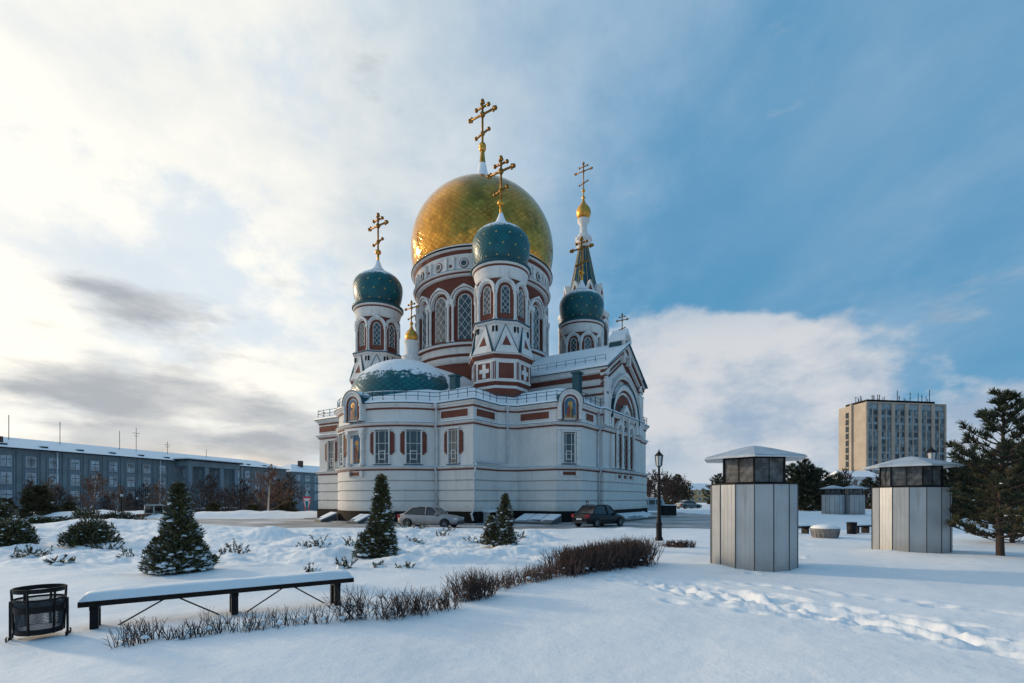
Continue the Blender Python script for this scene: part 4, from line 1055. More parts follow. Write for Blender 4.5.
x, y, z = P(137, 84); globe_lamp((x, y, CAMZ-20*84/500), 'dark park lamp with pale globe, right of the pair, next to the tractor', 3.6)
x, y, z = P(51.5, 60); globe_lamp((x, y, CAMZ-16*60/500), 'stubby white topped lamp low among the left bushes', 1.6)

# --- cars
def car_mesh(parent, paint, L_=4.4, Wd=1.72, H=1.46, sedan=True):
    """x forward; built from cross sections along the length"""
    h = L_/2
    tyre = RUBBER; 
    # stations: x, half width, sill z, belt z
    st = [(-h,.62,.42,.72),(-h+.06,.74,.30,.90),(-h+.35,.83,.24,.98),(-h+.9,.86,.22,.96),(-.5,.87,.2,.93),(.4,.87,.2,.91),(h-1.2,.86,.2,.90),(h-.6,.83,.22,.83),(h-.15,.74,.26,.72),(h,.60,.34,.58)]
    b = MB(); rings = []
    for x, w, zs, zb in st:
        rings.append([(x,-w*.92,zs),(x,-w,zs+.14),(x,-w*1.0,(zs+zb)/2+.05),(x,-w*.96,zb-.08),(x,-w*.86,zb),(x,-w*.3,zb+.035),(x,w*.3,zb+.035),(x,w*.86,zb),(x,w*.96,zb-.08),(x,w,(zs+zb)/2+.05),(x,w,zs+.14),(x,w*.92,zs)])
    k = 12; vs = [p for r in rings for p in r]
    fs = [(j*k+i, (j+1)*k+i, (j+1)*k+(i+1)%k, j*k+(i+1)%k) for j in range(len(st)-1) for i in range(k)]
    fs += [tuple(range(k)), tuple(range((len(st)-1)*k, len(st)*k))[::-1]]
    b.add(vs, fs, paint, True); b.build('body', parent)
    # cabin
    prof = [(-h+.55,.95),(-h+1.05,H-.08),(-.55,H),(.15,H-.02),(.45,H-.1),(h-1.25,.90)]
    c = MB(); ri = []
    for x, z in prof:
        w = .80 if z < 1.0 else .60
        ri.append([(x,-w,z),(x,-w*.6,z+.015),(x,w*.6,z+.015),(x,w,z)])
    vs = [p for r in ri for p in r]; fs = [(j*4+i,(j+1)*4+i,(j+1)*4+i+1,j*4+i+1) for j in range(len(prof)-1) for i in range(3)]
    c.add(vs, fs[3:-3], paint, True)
    # pillars
    def bar(a, b_, r=.035): c.tube([a, b_], r, paint, 4, False)
    for s in (-1, 1):
        bar((-h+.55,s*.80,.95),(-h+1.05,s*.60,H-.08),.05); bar((h-1.25,s*.80,.90),(.45,s*.60,H-.1),.04); bar((-.05,s*.845,.93),(-.1,s*.61,H-.03),.04)
        for i in range(1, 4): bar((prof[i][0],s*.60,prof[i][1]),(prof[i+1][0],s*.60,prof[i+1][1]),.03)
    c.build('roof', parent)
    g = MB()
    for s in (-1, 1):
        pts = [(-h+.62,s*.80,.95),(h-1.3,s*.80,.905),(.42,s*.59,H-.12),(-.55,s*.59,H-.04),(-h+1.07,s*.59,H-.11)]
        g.face(pts if s < 0 else pts[::-1], CARGLASS)
    g.face([(-h+.56,-.78,.955),(-h+1.04,-.59,H-.09),(-h+1.04,.59,H-.09),(-h+.56,.78,.955)], CARGLASS)
    g.face([(h-1.26,-.78,.905),(h-1.26,.78,.905),(.46,.59,H-.11),(.46,-.59,H-.11)], CARGLASS); g.build('window_glass', parent)
    for x in (-h+.82, h-.86):
        for s in (-1, 1):
            wv = MB(); M = Matrix.Translation((x, s*.80, .31)) @ Matrix.Rotation(R_(90)*-s, 4, 'X')
            t = MB(); t.lathe([(.20,-.10),(.30,-.10),(.315,-.06),(.315,.06),(.30,.095),(.20,.10)], tyre, 20); t.v = [tuple(M @ Vector(v)) for v in t.v]; Wt = t.build('wheel', parent)
            r = MB(); r.lathe([(.001,.04),(.06,.06),(.07,.055)], RIM, 12); r.lathe([(.19,.085),(.205,.10),(.215,.09)], RIM, 20)
            for i in range(7):
                a = 2*PI*i/7; r.tube([(.05*math.cos(a),.05*math.sin(a),.05),(.2*math.cos(a),.2*math.sin(a),.085)], .02, RIM, 4, False)
            r.lathe([(.001,.02),(.2,.02)], tyre, 20); r.v = [tuple(M @ Vector(v)) for v in r.v]; r.build('rim', Wt)
            f = MB()
            for i in range(10):
                a0, a1 = PI*i/10, PI*(i+1)/10
                f.hexa([(x+.335*math.cos(a0),s*.80,.31+.335*math.sin(a0)),(x+.335*math.cos(a1),s*.80,.31+.335*math.sin(a1)),(x+.335*math.cos(a1),s*.874,.31+.335*math.sin(a1)),(x+.335*math.cos(a0),s*.874,.31+.335*math.sin(a0))]+
                       [(x+.37*math.cos(a0),s*.80,.31+.37*math.sin(a0)),(x+.37*math.cos(a1),s*.80,.31+.37*math.sin(a1)),(x+.37*math.cos(a1),s*.874,.31+.37*math.sin(a1)),(x+.37*math.cos(a0),s*.874,.31+.37*math.sin(a0))], BLACKP)
            f.face([(x+.34*math.cos(2*PI*i/20), s*.872, .31+.34*math.sin(2*PI*i/20)) for i in range(20)][::s], BLACKP); f.build('wheel_arch', parent)
            for v in (Wt,): v.location = (0, s*.045, 0)
    for s in (-1, 1):
        q = MB(); q.box(-h+.0, -h+.26, s*.66-.12, s*.66+.12, .70, .90, LAMPRED); q.build('tail_light', parent)
        q = MB(); q.box(h-.34, h-.03, s*.62-.12, s*.62+.12, .56, .72, LGLASS); q.build('headlight', parent)
        q = MB(); q.box(h-1.5, h-1.36, s*.93-.09, s*.93+.09, .92, 1.04, paint); q.build('mirror', parent)
    q = MB(); q.box(-h-.03, -h+.1, -.66, .66, .28, .44, BUMPER); q.build('bumper', parent); q = MB(); q.box(h-.06, h+.04, -.6, .6, .24, .5, BUMPER); q.build('bumper', parent)
    q = MB(); q.box(-h-.045, -h-.03, -.26, .26, .52, .64, GLOBE); q.build('number_plate', parent)
RUBBER = mat('tyre_rubber', (.02, .02, .02), .85); RIM = mat('wheel_rim', (.35, .36, .38), .35, metal=.8)
CARGLASS = mat('car_glass', (.012, .016, .02), .08, spec=.8, var=.2); LAMPRED = mat('tail_lamp_red', (.5, .02, .03), .25); BUMPER = mat('bumper_dark', (.06, .06, .065), .6)
SILVER = mat('silver_car_paint', (.36, .34, .34), .3, metal=.5, var=.1); BLACKCAR = mat('black_car_paint', (.006, .007, .009), .25, metal=0, var=.3)
x, y, _ = P(431, 34.8); C1 = empty('parked_car', (x, y, -.30), R_(-14), 'dirty silver saloon car parked below the apse windows', 'car', 'cars parked beside the cathedral'); car_mesh(C1, SILVER)
x, y, _ = P(599.5, 36.3); C2_ = empty('parked_car', (x, y, -.30), R_(40), 'black saloon car seen from its rear by the right downpipe', 'car', 'cars parked beside the cathedral'); car_mesh(C2_, BLACKCAR, 4.3, 1.7, 1.56)

# --- snow covered cellar hatches along the plinth
HATCH = mat('hatch_frame', (.10, .10, .10), .7); HGL = mat('hatch_panes', (.25, .28, .30), .4, var=.5, scale=2)
def hatch(x, y, rz, L_, W_, H_, label):
    E = empty('cellar_hatch', (x, y, -.30), rz, label, 'hatch', 'sloping cellar hatches along the cathedral plinth')
    q = MB(); q.hexa([(0,0,0),(L_,0,0),(L_,W_,0),(0,W_,0),(0,0,.14),(L_,0,.14),(L_,W_,H_),(0,W_,H_)], HATCH); q.build('frame', E)
    q = MB(); n = max(2, int(L_/.9))
    rr_ = random.Random(int(x*10))
    for i in range(n):
        a, b = L_*i/n+.05, L_*(i+1)/n-.05
        if True:
            u = rr_.uniform(.6, .97)
            f = lambda t, e: .14+(H_-.14)*t+e
            q.hexa([(a,.04,f(.04/W_,.004)),(b,.04,f(.04/W_,.004)),(b,W_-.04,f(1-.04/W_,.004)),(a,W_-.04,f(1-.04/W_,.004)),(a,.04,f(.04/W_,.03)),(b,.04,f(.04/W_,.03)),(b,W_-.04,f(1-.04/W_,.03)),(a,W_-.04,f(1-.04/W_,.03))], HGL)
            q.hexa([(a,W_*(1-u),f(1-u,.031)),(b,W_*(1-u*rr_.uniform(.5,1)),f(1-u,.031)),(b,W_-.02,f(1,.031)),(a,W_-.02,f(1,.031)),(a+.03,W_*(1-u)+.04,f(1-u,.11)),(b-.03,W_*(1-u)+.04,f(1-u,.10)),(b,W_-.02,f(1,.14)),(a,W_-.02,f(1,.15))], SNOWR)
    q.build('panes', E)
def lw(lx, ly):
    v = Matrix.Rotation(R_(-33.5), 4, 'Z') @ Vector((lx, ly, 0)); return v.x-3.35, v.y+56.75
for (lx, ly, dz, L_, W_, H_, lb) in ((12.0,-12.0,-33.5,3.5,1.8,.62,'long snowy glazed cellar hatch behind the black car, left of it'),(.9,-19.3,-33.5,1.3,1.3,.6,'small snowy cellar hatch left of the pointed tree at the apse foot'),(-4.3,-18.6,-50,1.5,1.4,.68,'snowy cellar hatch at the far left foot of the apse')):
    a, b = lw(lx, ly); hatch(a, b, R_(dz), L_, W_, H_, lb)
a, b = lw(18.4,-7.0); hatch(a, b, R_(56.5), 12.5, 1.7, .55, 'very long low cellar hatch under the great arched window')
# kerb step of the cathedral terrace
q = MB(); 
TER = offset(BODY, 1.1); v3 = [lw(*p) for p in TER]; q.prism(v3, -.6, -.22, mat('terrace_stone', (.32,.32,.33), .8, var=.2)); q.face([(p[0], p[1], -.216) for p in v3], ROADM)
o = q.build('terrace'); o['kind'] = 'structure'

# --- stone planter and far benches at the right
STONE = mat('grey_stone', (.22, .21, .20), .85, var=.3, scale=6, bmp=.3)
x, y, z = P(825, 21.6); PL = empty('stone_planter', (x, y, z-.02), 0, 'round stone planter bowl heaped with snow', 'planter')
q = MB(); q.lathe([(.44,-.2),(.47,.05),(.54,.30),(.56,.36),(.56,.42),(.50,.42),(.48,.36)], STONE, 20)
for i in range(20): a = 2*PI*i/20; q.tube([(.475*math.cos(a),.475*math.sin(a),.06),(.535*math.cos(a),.535*math.sin(a),.31)], .03, STONE, 4, False)
q.build('bowl', PL); q = MB(); q.lathe([(.54,.40),(.55,.46),(.42,.54),(.2,.58),(.01,.59)], SNOWR, 20); q.build('snow_cover', PL)
def far_bench(px0, px1, D, label):
    a = P(px0, D); b = P(px1, D*1.02); l = math.hypot(b[0]-a[0], b[1]-a[1])
    E = empty('park_bench', a, math.atan2(b[1]-a[1], b[0]-a[0]), label, 'bench', 'low snowy benches at the right')
    q = MB(); q.box(0, l, 0, .4, .30, .38, WOODD); q.build('seat', E); q = MB(); snow_slab(q, l, .4, .382, .09, 10, 5); q.build('snow_cover', E)
    for lx in (.2, l-.2): q = MB(); q.box(lx-.05, lx+.05, .03, .37, -.3, .30, BLACKP); q.build('leg', E)
far_bench(790, 812, 23.5, 'low snowy bench between the big near kiosk and the stone planter')
far_bench(857, 872, 24.5, 'low snowy bench running behind the kiosk by the pine')
x, y, z = P(851.8, 24.3); q = MB(); q.lathe([(.15,-.1),(.2,-.1),(.22,.52),(.20,.52),(.18,.2)], BLACKP, 14, (0,0,0)); E = empty('litter_bin', (x, y, z), 0, 'small dark round litter bin beside the far bench', 'bin'); q.build('body', E); q = MB(); q.lathe([(.22,.50),(.235,.52),(.235,.56),(.2,.57)], BLACKP, 14); q.build('rim', E)

# --- right distance: dumpster, van, small cars, house
CONT = mat('dumpster_grey', (.012, .013, .015), .7, var=.3)
x, y, _ = P(667.5, 55); E = empty('waste_container', (x, y, -.3), R_(8), 'dark waste container standing on the road beyond the black lamp', 'container')
q = MB(); q.box(-.75,.75,-.6,.6,.12,1.15,CONT); 
for i in range(6): q.box(-.75+.28*i,-.70+.28*i,-.64,-.6,.12,1.15,CONT)
q.build('body', E); q = MB(); q.box(-.78,.78,-.64,.64,1.155,1.24,CONT); snow_slab(q, 1.5, 1.2, 1.245, .06, 6, 5); q.build('lid', E)
x, y, _ = P(651, 66); E = empty('parked_van', (x, y, -.3), R_(5), 'pale van parked behind the cathedral corner', 'van')
VANP = mat('pale_van_paint', (.50, .54, .57), .4)
q = MB(); q.hexa([(-1.9,-.95,.4),(1.9,-.95,.4),(1.9,.95,.4),(-1.9,.95,.4),(-1.8,-.85,2.1),(1.2,-.85,2.1),(1.2,.85,2.1),(-1.8,.85,2.1)], VANP); q.build('body', E)
for x0, x1 in ((-1.6,-.8),(-.6,.2),(.35,1.1)): q = MB(); q.hexa([(x0,-.925,1.2),(x1,-.925,1.2),(x1,-.9,1.2),(x0,-.9,1.2),(x0,-.89,1.8),(x1,-.89,1.8),(x1,-.86,1.8),(x0,-.86,1.8)], CARGLASS); q.build('window', E)
for x0 in (-1.2, 1.2): q = MB(); M = Matrix.Translation((x0,-.9,.34)) @ Matrix.Rotation(R_(90), 4, 'X'); q.lathe([(.001,.1),(.34,.1),(.34,-.1)], RUBBER, 16); q.v = [tuple(M @ Vector(v)) for v in q.v]; q.build('wheel', E)
x, y, _ = P(688.5, 84); E = empty('parked_car', (x, y, -.1), R_(20), 'tiny snow dusted car parked before the yellow house', 'car'); car_mesh(E, add_snow(mat('far_car_paint', (.12,.15,.15), .4), .5, .8))
YEL = mat('yellow_plaster', (.42, .30, .15), .85); 
def house(px, D, wd, dp, hh, rf, m, label, rz=0, nwin=3, zb=None, floors=2):
    x, y, z = P(px, D); z = z if zb is None else zb
    E = empty('house', (x, y, z), rz, label, 'house')
    q = MB(); q.box(-wd/2, wd/2, 0, dp, 0, hh, m); q.build('wall', E)
    q = MB(); e = .4; q.hexa([(-wd/2-e,-e,hh),(wd/2+e,-e,hh),(wd/2+e,dp+e,hh),(-wd/2-e,dp+e,hh),(-wd/2+rf*.6,dp/2-.1,hh+rf),(wd/2-rf*.6,dp/2-.1,hh+rf),(wd/2-rf*.6,dp/2+.1,hh+rf),(-wd/2+rf*.6,dp/2+.1,hh+rf)], SNOWR); q.build('roof', E)
    for f in range(floors):
        for i in range(nwin):
            cx_ = -wd/2+wd*(i+.5)/nwin; z0 = hh*(f+.3)/floors; z1 = hh*(f+.78)/floors
            q = MB(); q.box(cx_-.65, cx_+.65, -.06, -.003, z0-.06, z1+.06, GLOBE); Wn = q.build('window', E); q = MB(); q.box(cx_-.5, cx_-.04, -.075, -.061, z0, z1, GLASS); q.box(cx_+.04, cx_+.5, -.075, -.061, z0, z1, GLASS); q.build('pane', Wn)
    return E
house(703, 190, 11, 9, 4.8, 2.6, YEL, 'small yellow house with snowy roof between the lamp and the near kiosk', R_(4), 4)
WHB = mat('white_facade', (.50, .53, .56), .8)
house(861, 165, 13, 10, 8.8, 2.2, WHB, 'white two storey house below the tall tower block', R_(-5), 4)
x, y, z = P(1018, 95); house(1021, 105, 14, 10, 6.0, 2.4, mat('ochre_house', (.35,.22,.14), .8), 'brown house behind the pines at the right edge', 0, 3)

# --- wheeled tractor behind the mound
x, y, _ = P(154, 52); zt = CAMZ-17*52/500; E = empty('tractor', (x, y, zt-.9), R_(-15), 'white cabbed tractor standing behind the snow mound at the left', 'tractor')
CABW = mat('tractor_cab', (.28, .36, .38), .5)
q = MB()
for sx_ in (-.85, .85):
    for sy_ in (-.7, .7): q.tube([(sx_, sy_, 1.1), (sx_*.94, sy_*.94, 2.62)], .09, CABW, 5)
q.box(-.92, .92, -.78, .78, 2.6, 2.76, CABW); q.box(-.88, .88, -.72, .72, .8, 1.55, CABW); q.build('cab', E)
q = MB(); q.box(-.80, .80, -.70, -.685, 1.22, 2.58, CARGLASS); q.box(-.84,-.82,-.66,.66,1.22,2.58,CARGLASS); q.box(.82,.84,-.66,.66,1.22,2.58,CARGLASS); q.build('window', E)
q = MB(); q.box(-.5, .5, -2.2, -.75, .75, 1.45, mat('tractor_bonnet', (.16,.06,.03), .6)); q.build('bonnet', E)
q = MB(); q.box(-1.5, 1.9, -2.6, -2.45, .1, .75, mat('rusty_blade', (.12,.06,.04), .8, var=.4)); q.build('blade', E)
for sx_ in (-.95, .95):
    q = MB(); M = Matrix.Translation((sx_, .35, .7)) @ Matrix.Rotation(R_(90), 4, 'Y'); q.lathe([(.001,.2),(.4,.2),(.72,.17),(.72,-.17),(.001,-.2)], RUBBER, 20); q.v = [tuple(M @ Vector(v)) for v in q.v]; q.build('wheel', E)
    q = MB(); q.box(sx_-.3, sx_+.3, -.6, .9, 1.46, 1.56, CABW); snow_slab(q, .1, .1, 1.56, .02, 2, 2); q.build('mudguard', E)

E.scale = (.72, .72, .72)
# --- red and white festive street ornament on a pole
x, y, _ = P(307.2, 54); E = empty('street_ornament', (x, y, -.3), 0, 'red and white festive ornament on a pole left of the cathedral', 'ornament')
ORED = mat('ornament_red', (.55, .03, .06), .5); OWH = mat('ornament_white', (.65,.65,.68), .5); OBL = mat('ornament_blue', (.2,.42,.5), .5); OTE = mat('ornament_teal', (.03,.16,.2), .5)
q = MB(); q.tube([(0,0,0),(0,0,3.2)], .05, ZINC, 6); q.build('pole', E)
def flat(mb, pts, y0, m, th=.05): mb.hexa([(a, y0, b) for a, b in pts]+[(a, y0+th, b) for a, b in pts], m)
q = MB(); q.lathe([(.001,-.03),(.22,-.03),(.22,.03),(.001,.03)], OBL, 16); M = Matrix.Translation((0,-.1,2.75)) @ Matrix.Rotation(R_(90), 4, 'X'); q.v = [tuple(M @ Vector(v)) for v in q.v]; q.build('disc', E)
q = MB(); flat(q, [(-.58,2.3),(.58,2.3),(.46,2.5),(-.46,2.5)], -.1, ORED); flat(q, [(-.2,1.95),(.2,1.95),(.5,2.29),(-.5,2.29)], -.101, OWH)
for s in (-1, 1):
    flat(q, [(s*.16,.75),(s*.24,.75),(s*.52,2.15),(s*.34,2.15)], -.12, ORED); flat(q, [(s*.14,1.2),(s*.2,1.2),(s*.42,1.95),(s*.26,1.95)], -.13, OWH)
q.build('ribbon', E); q = MB(); flat(q, [(-.12,.6),(.12,.6),(.22,1.95),(-.22,1.95)], -.11, OTE); q.build('centre_panel', E); E.scale = (.8, .8, .88)
# ================================================================== FAR BUILDINGS
GREYW = mat('grey_blue_plaster', (.15, .185, .20), .85, var=.2, scale=.3, grime=(.08,.09,.10)); GREYT = mat('grey_trim', (.17, .20, .23), .8, var=.15); BASEB = mat('brown_base', (.09, .055, .05), .85, var=.3, scale=.5)
WG = mat('office_glass', (.26, .32, .36), .15, var=.8, scale=.35, spec=.9)  # pale mottled panes: white reflections painted into the glass colour
OFFW = mat('office_window_frame', (.34, .38, .41), .7)
F0 = Vector((-100, 97.7)); F1 = Vector((-79, 175)); fd = (F1-F0); FL = fd.length; fang = math.atan2(fd.y, fd.x)
zb = -4.6; OB = empty('office_building', (F0.x, F0.y, 0), fang, 'long grey blue four storey office building with snowy roof and columned portico', 'building')
# local x along the facade, local y points away from the camera side (facade normal is -y)
x0, x1 = -40, FL; ze = 11.45
q = MB(); q.box(x0, x1, 0, 16, zb, ze, GREYW); q.build('wall', OB)
q = MB(); q.box(x0, x1, -.25, -.003, zb, -.9, BASEB); q.build('base_course', OB)
q = MB(); q.box(x0-.6, x1+.6, -.9, 16.9, ze, ze+.22, GREYT); q.box(x0-.7, x1+.7, -1.05, -.9, ze+.05, ze+.3, BLACKP)  # black strip along the eave edge is a painted-in eave shadow
q.hexa([(x0-.6,-1.0,ze+.24),(x1+.6,-1.0,ze+.24),(x1+.6,17,ze+.24),(x0-.6,17,ze+.24),(x0+3,7,ze+3.0),(x1-6,7,ze+3.0),(x1-6,9,ze+3.0),(x0+3,9,ze+3.0)], SNOWR); RFo = q.build('roof', OB)
def ant(px, y0, y1, D_): 
    pass
for i in range(16):
    xx = x0+6+i*7.0
    if xx > x1-8: break
    q = MB(); q.box(xx-.6, xx+.6, .8, 2.4, ze+.4, ze+1.15, BLACKP); q.box(xx-.7, xx+.7, .7, 2.6, ze+1.15, ze+1.28, SNOWR); q.build('roof_vent', RFo)
for xx, h in ((4.2,5.2),(13.5,5.2),(26.6,4.8),(30.8,6.2),(39.5,3.6),(52,2.5)):
    q = MB(); q.tube([(xx,5,ze+1.5),(xx,5,ze+2.2+h)], .07, BLACKP, 4)
    if xx in (39.5, 30.8): q.tube([(xx-.9,5,ze+2+h*.8),(xx+.9,5,ze+2+h*.8)], .05, BLACKP, 4); q.tube([(xx-.6,5,ze+1.6+h*.75),(xx+.6,5,ze+1.6+h*.75)], .05, BLACKP, 4)
    q.build('antenna', RFo)
q = MB(); q.box(.2,1.6,2,4,ze+1,ze+2.6,BASEB); q.build('chimney', RFo)
PX0, PX1 = 37.5, 55.0     # portico
def win(parent, mp, u, z0, z1, w):
    q = MB(); q.mbox(mp, u-w/2-.2, u+w/2+.2, z0-.12, z1+.12, .002, .10, OFFW); Wn = q.build('window', parent)
    q = MB(); q.mbox(mp, u-w/2, u-.04, z0, z1, .101, .12, WG); q.mbox(mp, u+.04, u+w/2, z0, z1, .101, .12, WG); q.mbox(mp, u-.04, u+.04, z0, z1, .101, .13, BLACKP); q.mbox(mp, u-w/2, u+w/2, z0+(z1-z0)*.64, z0+(z1-z0)*.69, .121, .14, BLACKP); q.build('pane', Wn)
fm = pmap(0, 0, -90)
xx = -36; 
while xx < x1-1.5:
    inp = PX0-1 < xx < PX1+1
    if not inp:
        for k, (a, b) in enumerate(((8.1,10.1),(4.6,6.8),(1.0,3.2))):
            win(OB, fm, xx, a, b, 1.45)
    xx += 4.1
xx = -38.05
while xx < x1:
    if not (PX0-1 < xx < PX1+1): q = MB(); q.mbox(fm, xx-.42, xx+.42, -.9, ze, .003, .16, GREYW); q.build('pilaster', OB)
    xx += 4.1
xx = -36
while xx < x1-1.5:
    if not (PX0-1 < xx < PX1+1):
        for s_ in (-1.25, 1.25): q = MB(); q.mbox(fm, xx+s_-.09, xx+s_+.09, -.9, ze-1.0, .003, .12, GREYT); q.build('window_trim', OB)
        q = MB(); q.mbox(fm, xx-1.1, xx+1.1, 7.0, 7.7, .003, .09, GREYT); q.build('spandrel', OB)
    xx += 4.1
for xx in (9.6, 33, 60): q = MB(); q.mbox(fm, xx-.08, xx+.08, -2, ze, .17, .33, ZINC); q.build('downpipe', OB)
q = MB(); q.box(PX0, PX1, -4.2, -.2, ze-1.2, ze+.3, GREYW); q.box(PX0-.7, PX1+.7, -5.0, .2, ze+.3, ze+.7, BLACKP); q.box(PX0-.5, PX1+.5, -4.8, .2, ze+.7, ze+.95, SNOWR); PO = q.build('portico', OB); q = MB(); q.box(PX0, PX1, -5, -.3, zb, -1.2, BASEB); q.box(PX0-.3, PX1+.3, -5.4, -.3, -1.2, -.9, SNOWR); q.build('porch_base', PO)
for xx in (PX0+1, PX0+6.2, PX1-6.2, PX1-1):
    q = MB(); q.box(xx-.6, xx+.6, -4.0, -2.8, -.9, ze-1.2, GREYT); q.build('column', PO)
for i in range(3):
    for a, b in ((7.6,9.4),(4.0,6.2),(-.2,3)): win(PO, fm, PX0+3.6+5.15*i, a, b, 2.2)
# second office block beyond its end
x, y, _ = P(291, 182, 0); O2 = empty('office_building', (x, y, 0), R_(66), 'grey office block with hipped snowy roof beyond the long building end', 'building')
q = MB(); q.box(0, 50, 0, 14, zb, 11.4, GREYW); q.build('wall', O2); q = MB(); q.hexa([(-.8,-.8,11.4),(50.8,-.8,11.4),(50.8,14.8,11.4),(-.8,14.8,11.4),(6,6.5,14.6),(40,6.5,14.6),(40,7.5,14.6),(6,7.5,14.6)], SNOWR); q.build('roof', O2)
q = MB(); q.box(8,9.4,4,5.4,13,16,BASEB); q.build('chimney', O2)
m2 = pmap(0, 0, -90)
for i in range(9):
    for a, b in ((8.1,10.1),(4.6,6.8),(1.0,3.2)): win(O2, m2, 3+4.6*i, a, b, 1.8)
m3 = pmap(0, 14, 180)
for i in range(3):
    for a, b in ((8.1,10.1),(4.6,6.8),(1.0,3.2)): win(O2, m3, 2.5+4.5*i, a, b, 1.8)

# --- tower block
TAN = mat('tan_panel', (.40, .34, .27), .85, var=.12, scale=.2); TANP = mat('pale_pier', (.36, .30, .25), .85, var=.12, scale=.3)
BG1 = mat('blue_curtain_glass', (.075, .12, .15), .3, var=.35, scale=.5); BG2 = mat('dark_open_glass', (.025, .035, .045), .2, var=.5, scale=.5); BG3 = mat('pale_curtained_glass', (.19, .25, .28), .4, var=.3, scale=.5)
BG4 = mat('grey_spandrel_panel', (.15, .175, .185), .7, var=.25, scale=.4)
D0 = 226; X0 = (865.3-512)/500*D0; D1 = 233; X1 = (945.3-512)/500*D1
TB = empty('tower_block', (X0, D0, 0), math.atan2(D1-D0, X1-X0), 'tall tan and blue glazed tower block with a forest of roof aerials', 'building')
WL = math.hypot(X1-X0, D1-D0); HT = 1.75+96*226/500
DL = 17.5; q = MB()
sk = MB(); 
la = math.radians(90+2.0)-math.atan2(D1-D0, X1-X0)
lx, ly = DL*math.cos(la), DL*math.sin(la)
base = [(0,0),(WL,0),(WL+lx,ly),(lx,ly)]
q.prism(base, -2, HT, TAN); q.build('wall', TB)
fmt = pmap(0, 0, -90)
nb = 6; bw = WL/nb
q = MB()
for i in range(nb+1): q.mbox(fmt, bw*i-(.0 if i == 0 else .85), bw*i+(.0 if i == nb else .85) if 0 < i < nb else (bw*i+1.2 if i == 0 else bw*i), -2, HT-.3, .004, .55, TANP)
q.mbox(fmt, 0, WL, HT-.3, HT+.2, .0, .6, TANP); q.build('piers', TB)
rg = random.Random(9); fh = 3.3; nfl = 14
for i in range(nb):
    q = MB(); u0, u1 = bw*i+.85, bw*(i+1)-.85; q.mbox(fmt, u0, u1, -2, HT-.5, .004, .05, BG1)
    for f in range(nfl):
        z0 = HT-3.6-fh*f
        if f == 0: q.mbox(fmt, u0, u1, HT-2.9, HT-.6, .06, .1, BG3)
        for k in range(4):
            a = u0+(u1-u0)*k/4+.12; b = u0+(u1-u0)*(k+1)/4-.12
            q.mbox(fmt, a, b, z0-1.9, z0, .06, .10, rg.choice((BG1,BG2,BG2,BG3,BG1,BG3)))
        q.mbox(fmt, u0, u1, z0-3.05, z0-2.05, .06, .14, rg.choice((BG4,BG4,BG3)))
    q.mbox(fmt, (u0+u1)/2-.28, (u0+u1)/2+.28, -2, HT-3, .1, .3, TANP)
    q.build('window_strip', TB)
# side face: blank panels, one window strip and a projecting rib
n_ = Vector((ly, -lx)).normalized()*-1
sm = (lambda u, z, d: (u*lx/DL+n_.x*d, u*ly/DL+n_.y*d, z))
q = MB(); q.mbox(sm, DL*.60, DL*.72, 2, HT-3, .004, .1, BG2)
for f in range(13): q.mbox(sm, DL*.60, DL*.72, HT-6.2-fh*f, HT-5.7-fh*f, .1, .16, TAN)
q.build('window_strip', TB); q = MB(); q.mbox(sm, DL*.44, DL*.50, -2, HT+.4, .0, .9, TAN); q.build('rib', TB)
q = MB(); 
for f in range(30): q.mbox(sm, .2, DL*.43, HT-1.6*f-1.62, HT-1.6*f-1.58, .004, .02, TANP)
q.build('panel_joints', TB)
rf = MB(); rf.prism([(2.5,1.5),(WL-4,1.5),(WL-4+lx*.9,ly*.9),(2.5+lx*.9,ly*.9)], HT, HT+1.6, PLINTH); RT = rf.build('roof_parapet', TB)
for i in range(26):
    xx = rg.uniform(-2, WL-3); h = rg.choice((1.5, 2, 2.5, 3.2, 4)); yy = rg.uniform(1.8, 14); q = MB(); q.tube([(xx if xx > 3 else 3.2, yy, HT+1.4), (xx if xx > 3 else 3.2, yy, HT+1.6+h)], .17, BLACKP, 4)
    if i % 3 == 0: q.tube([((xx if xx > 3 else 3.2)-.7, yy, HT+1.2+h), ((xx if xx > 3 else 3.2)+.7, yy, HT+1.2+h)], .07, BLACKP, 4)
    q.build('aerial', RT)
for xx, h in ((WL-5.2, 7.5), (20, 6.5), (WL*.78, 5)): q = MB(); q.tube([(xx, 3, HT+1.4), (xx, 3, HT+h)], .16, BLACKP, 5); q.build('mast', RT)
# ================================================================== PLANTS
NEEDLE = mat('dark_conifer_green', (.034, .048, .026), .8, var=.5, scale=5); NEEDLE2 = mat('brown_green_needles', (.085, .075, .034), .8, var=.45, scale=4)
THUJA = add_snow(mat('thuja_green', (.085, .078, .030), .85, var=.7, scale=7), .50, .70, 4, .8)
BARK = mat('dark_bark', (.045, .032, .026), .9, var=.4, scale=12); BARKR = mat('reddish_twigs', (.15, .085, .065), .9, var=.4, scale=3)
BIRCH = mat('birch_bark', (.50, .44, .38), .8, var=.35, scale=5); TWIGD = mat('dark_twigs', (.055, .038, .034), .9, var=.4, scale=6); TAWNY = mat('tawny_twigs', (.16, .09, .06), .9, var=.3, scale=3)
def rnd_dir(r, zb=0):
    while True:
        v = Vector((r.uniform(-1,1), r.uniform(-1,1), r.uniform(-1,1)+zb))
        if .05 < v.length: return v.normalized()
def leaf_clump(mb, p, dr, n, ln, wd, m, r, spread=.6):
    for _ in range(n):
        d = (dr+rnd_dir(r)*spread).normalized(); s = d.cross(rnd_dir(r)); 
        if s.length < .05: continue
        s = s.normalized()*wd; l = ln*r.uniform(.6, 1.2)
        mb.face([p-s*.5, p+s*.5, p+d*l+s*.25, p+d*l-s*.25], m)
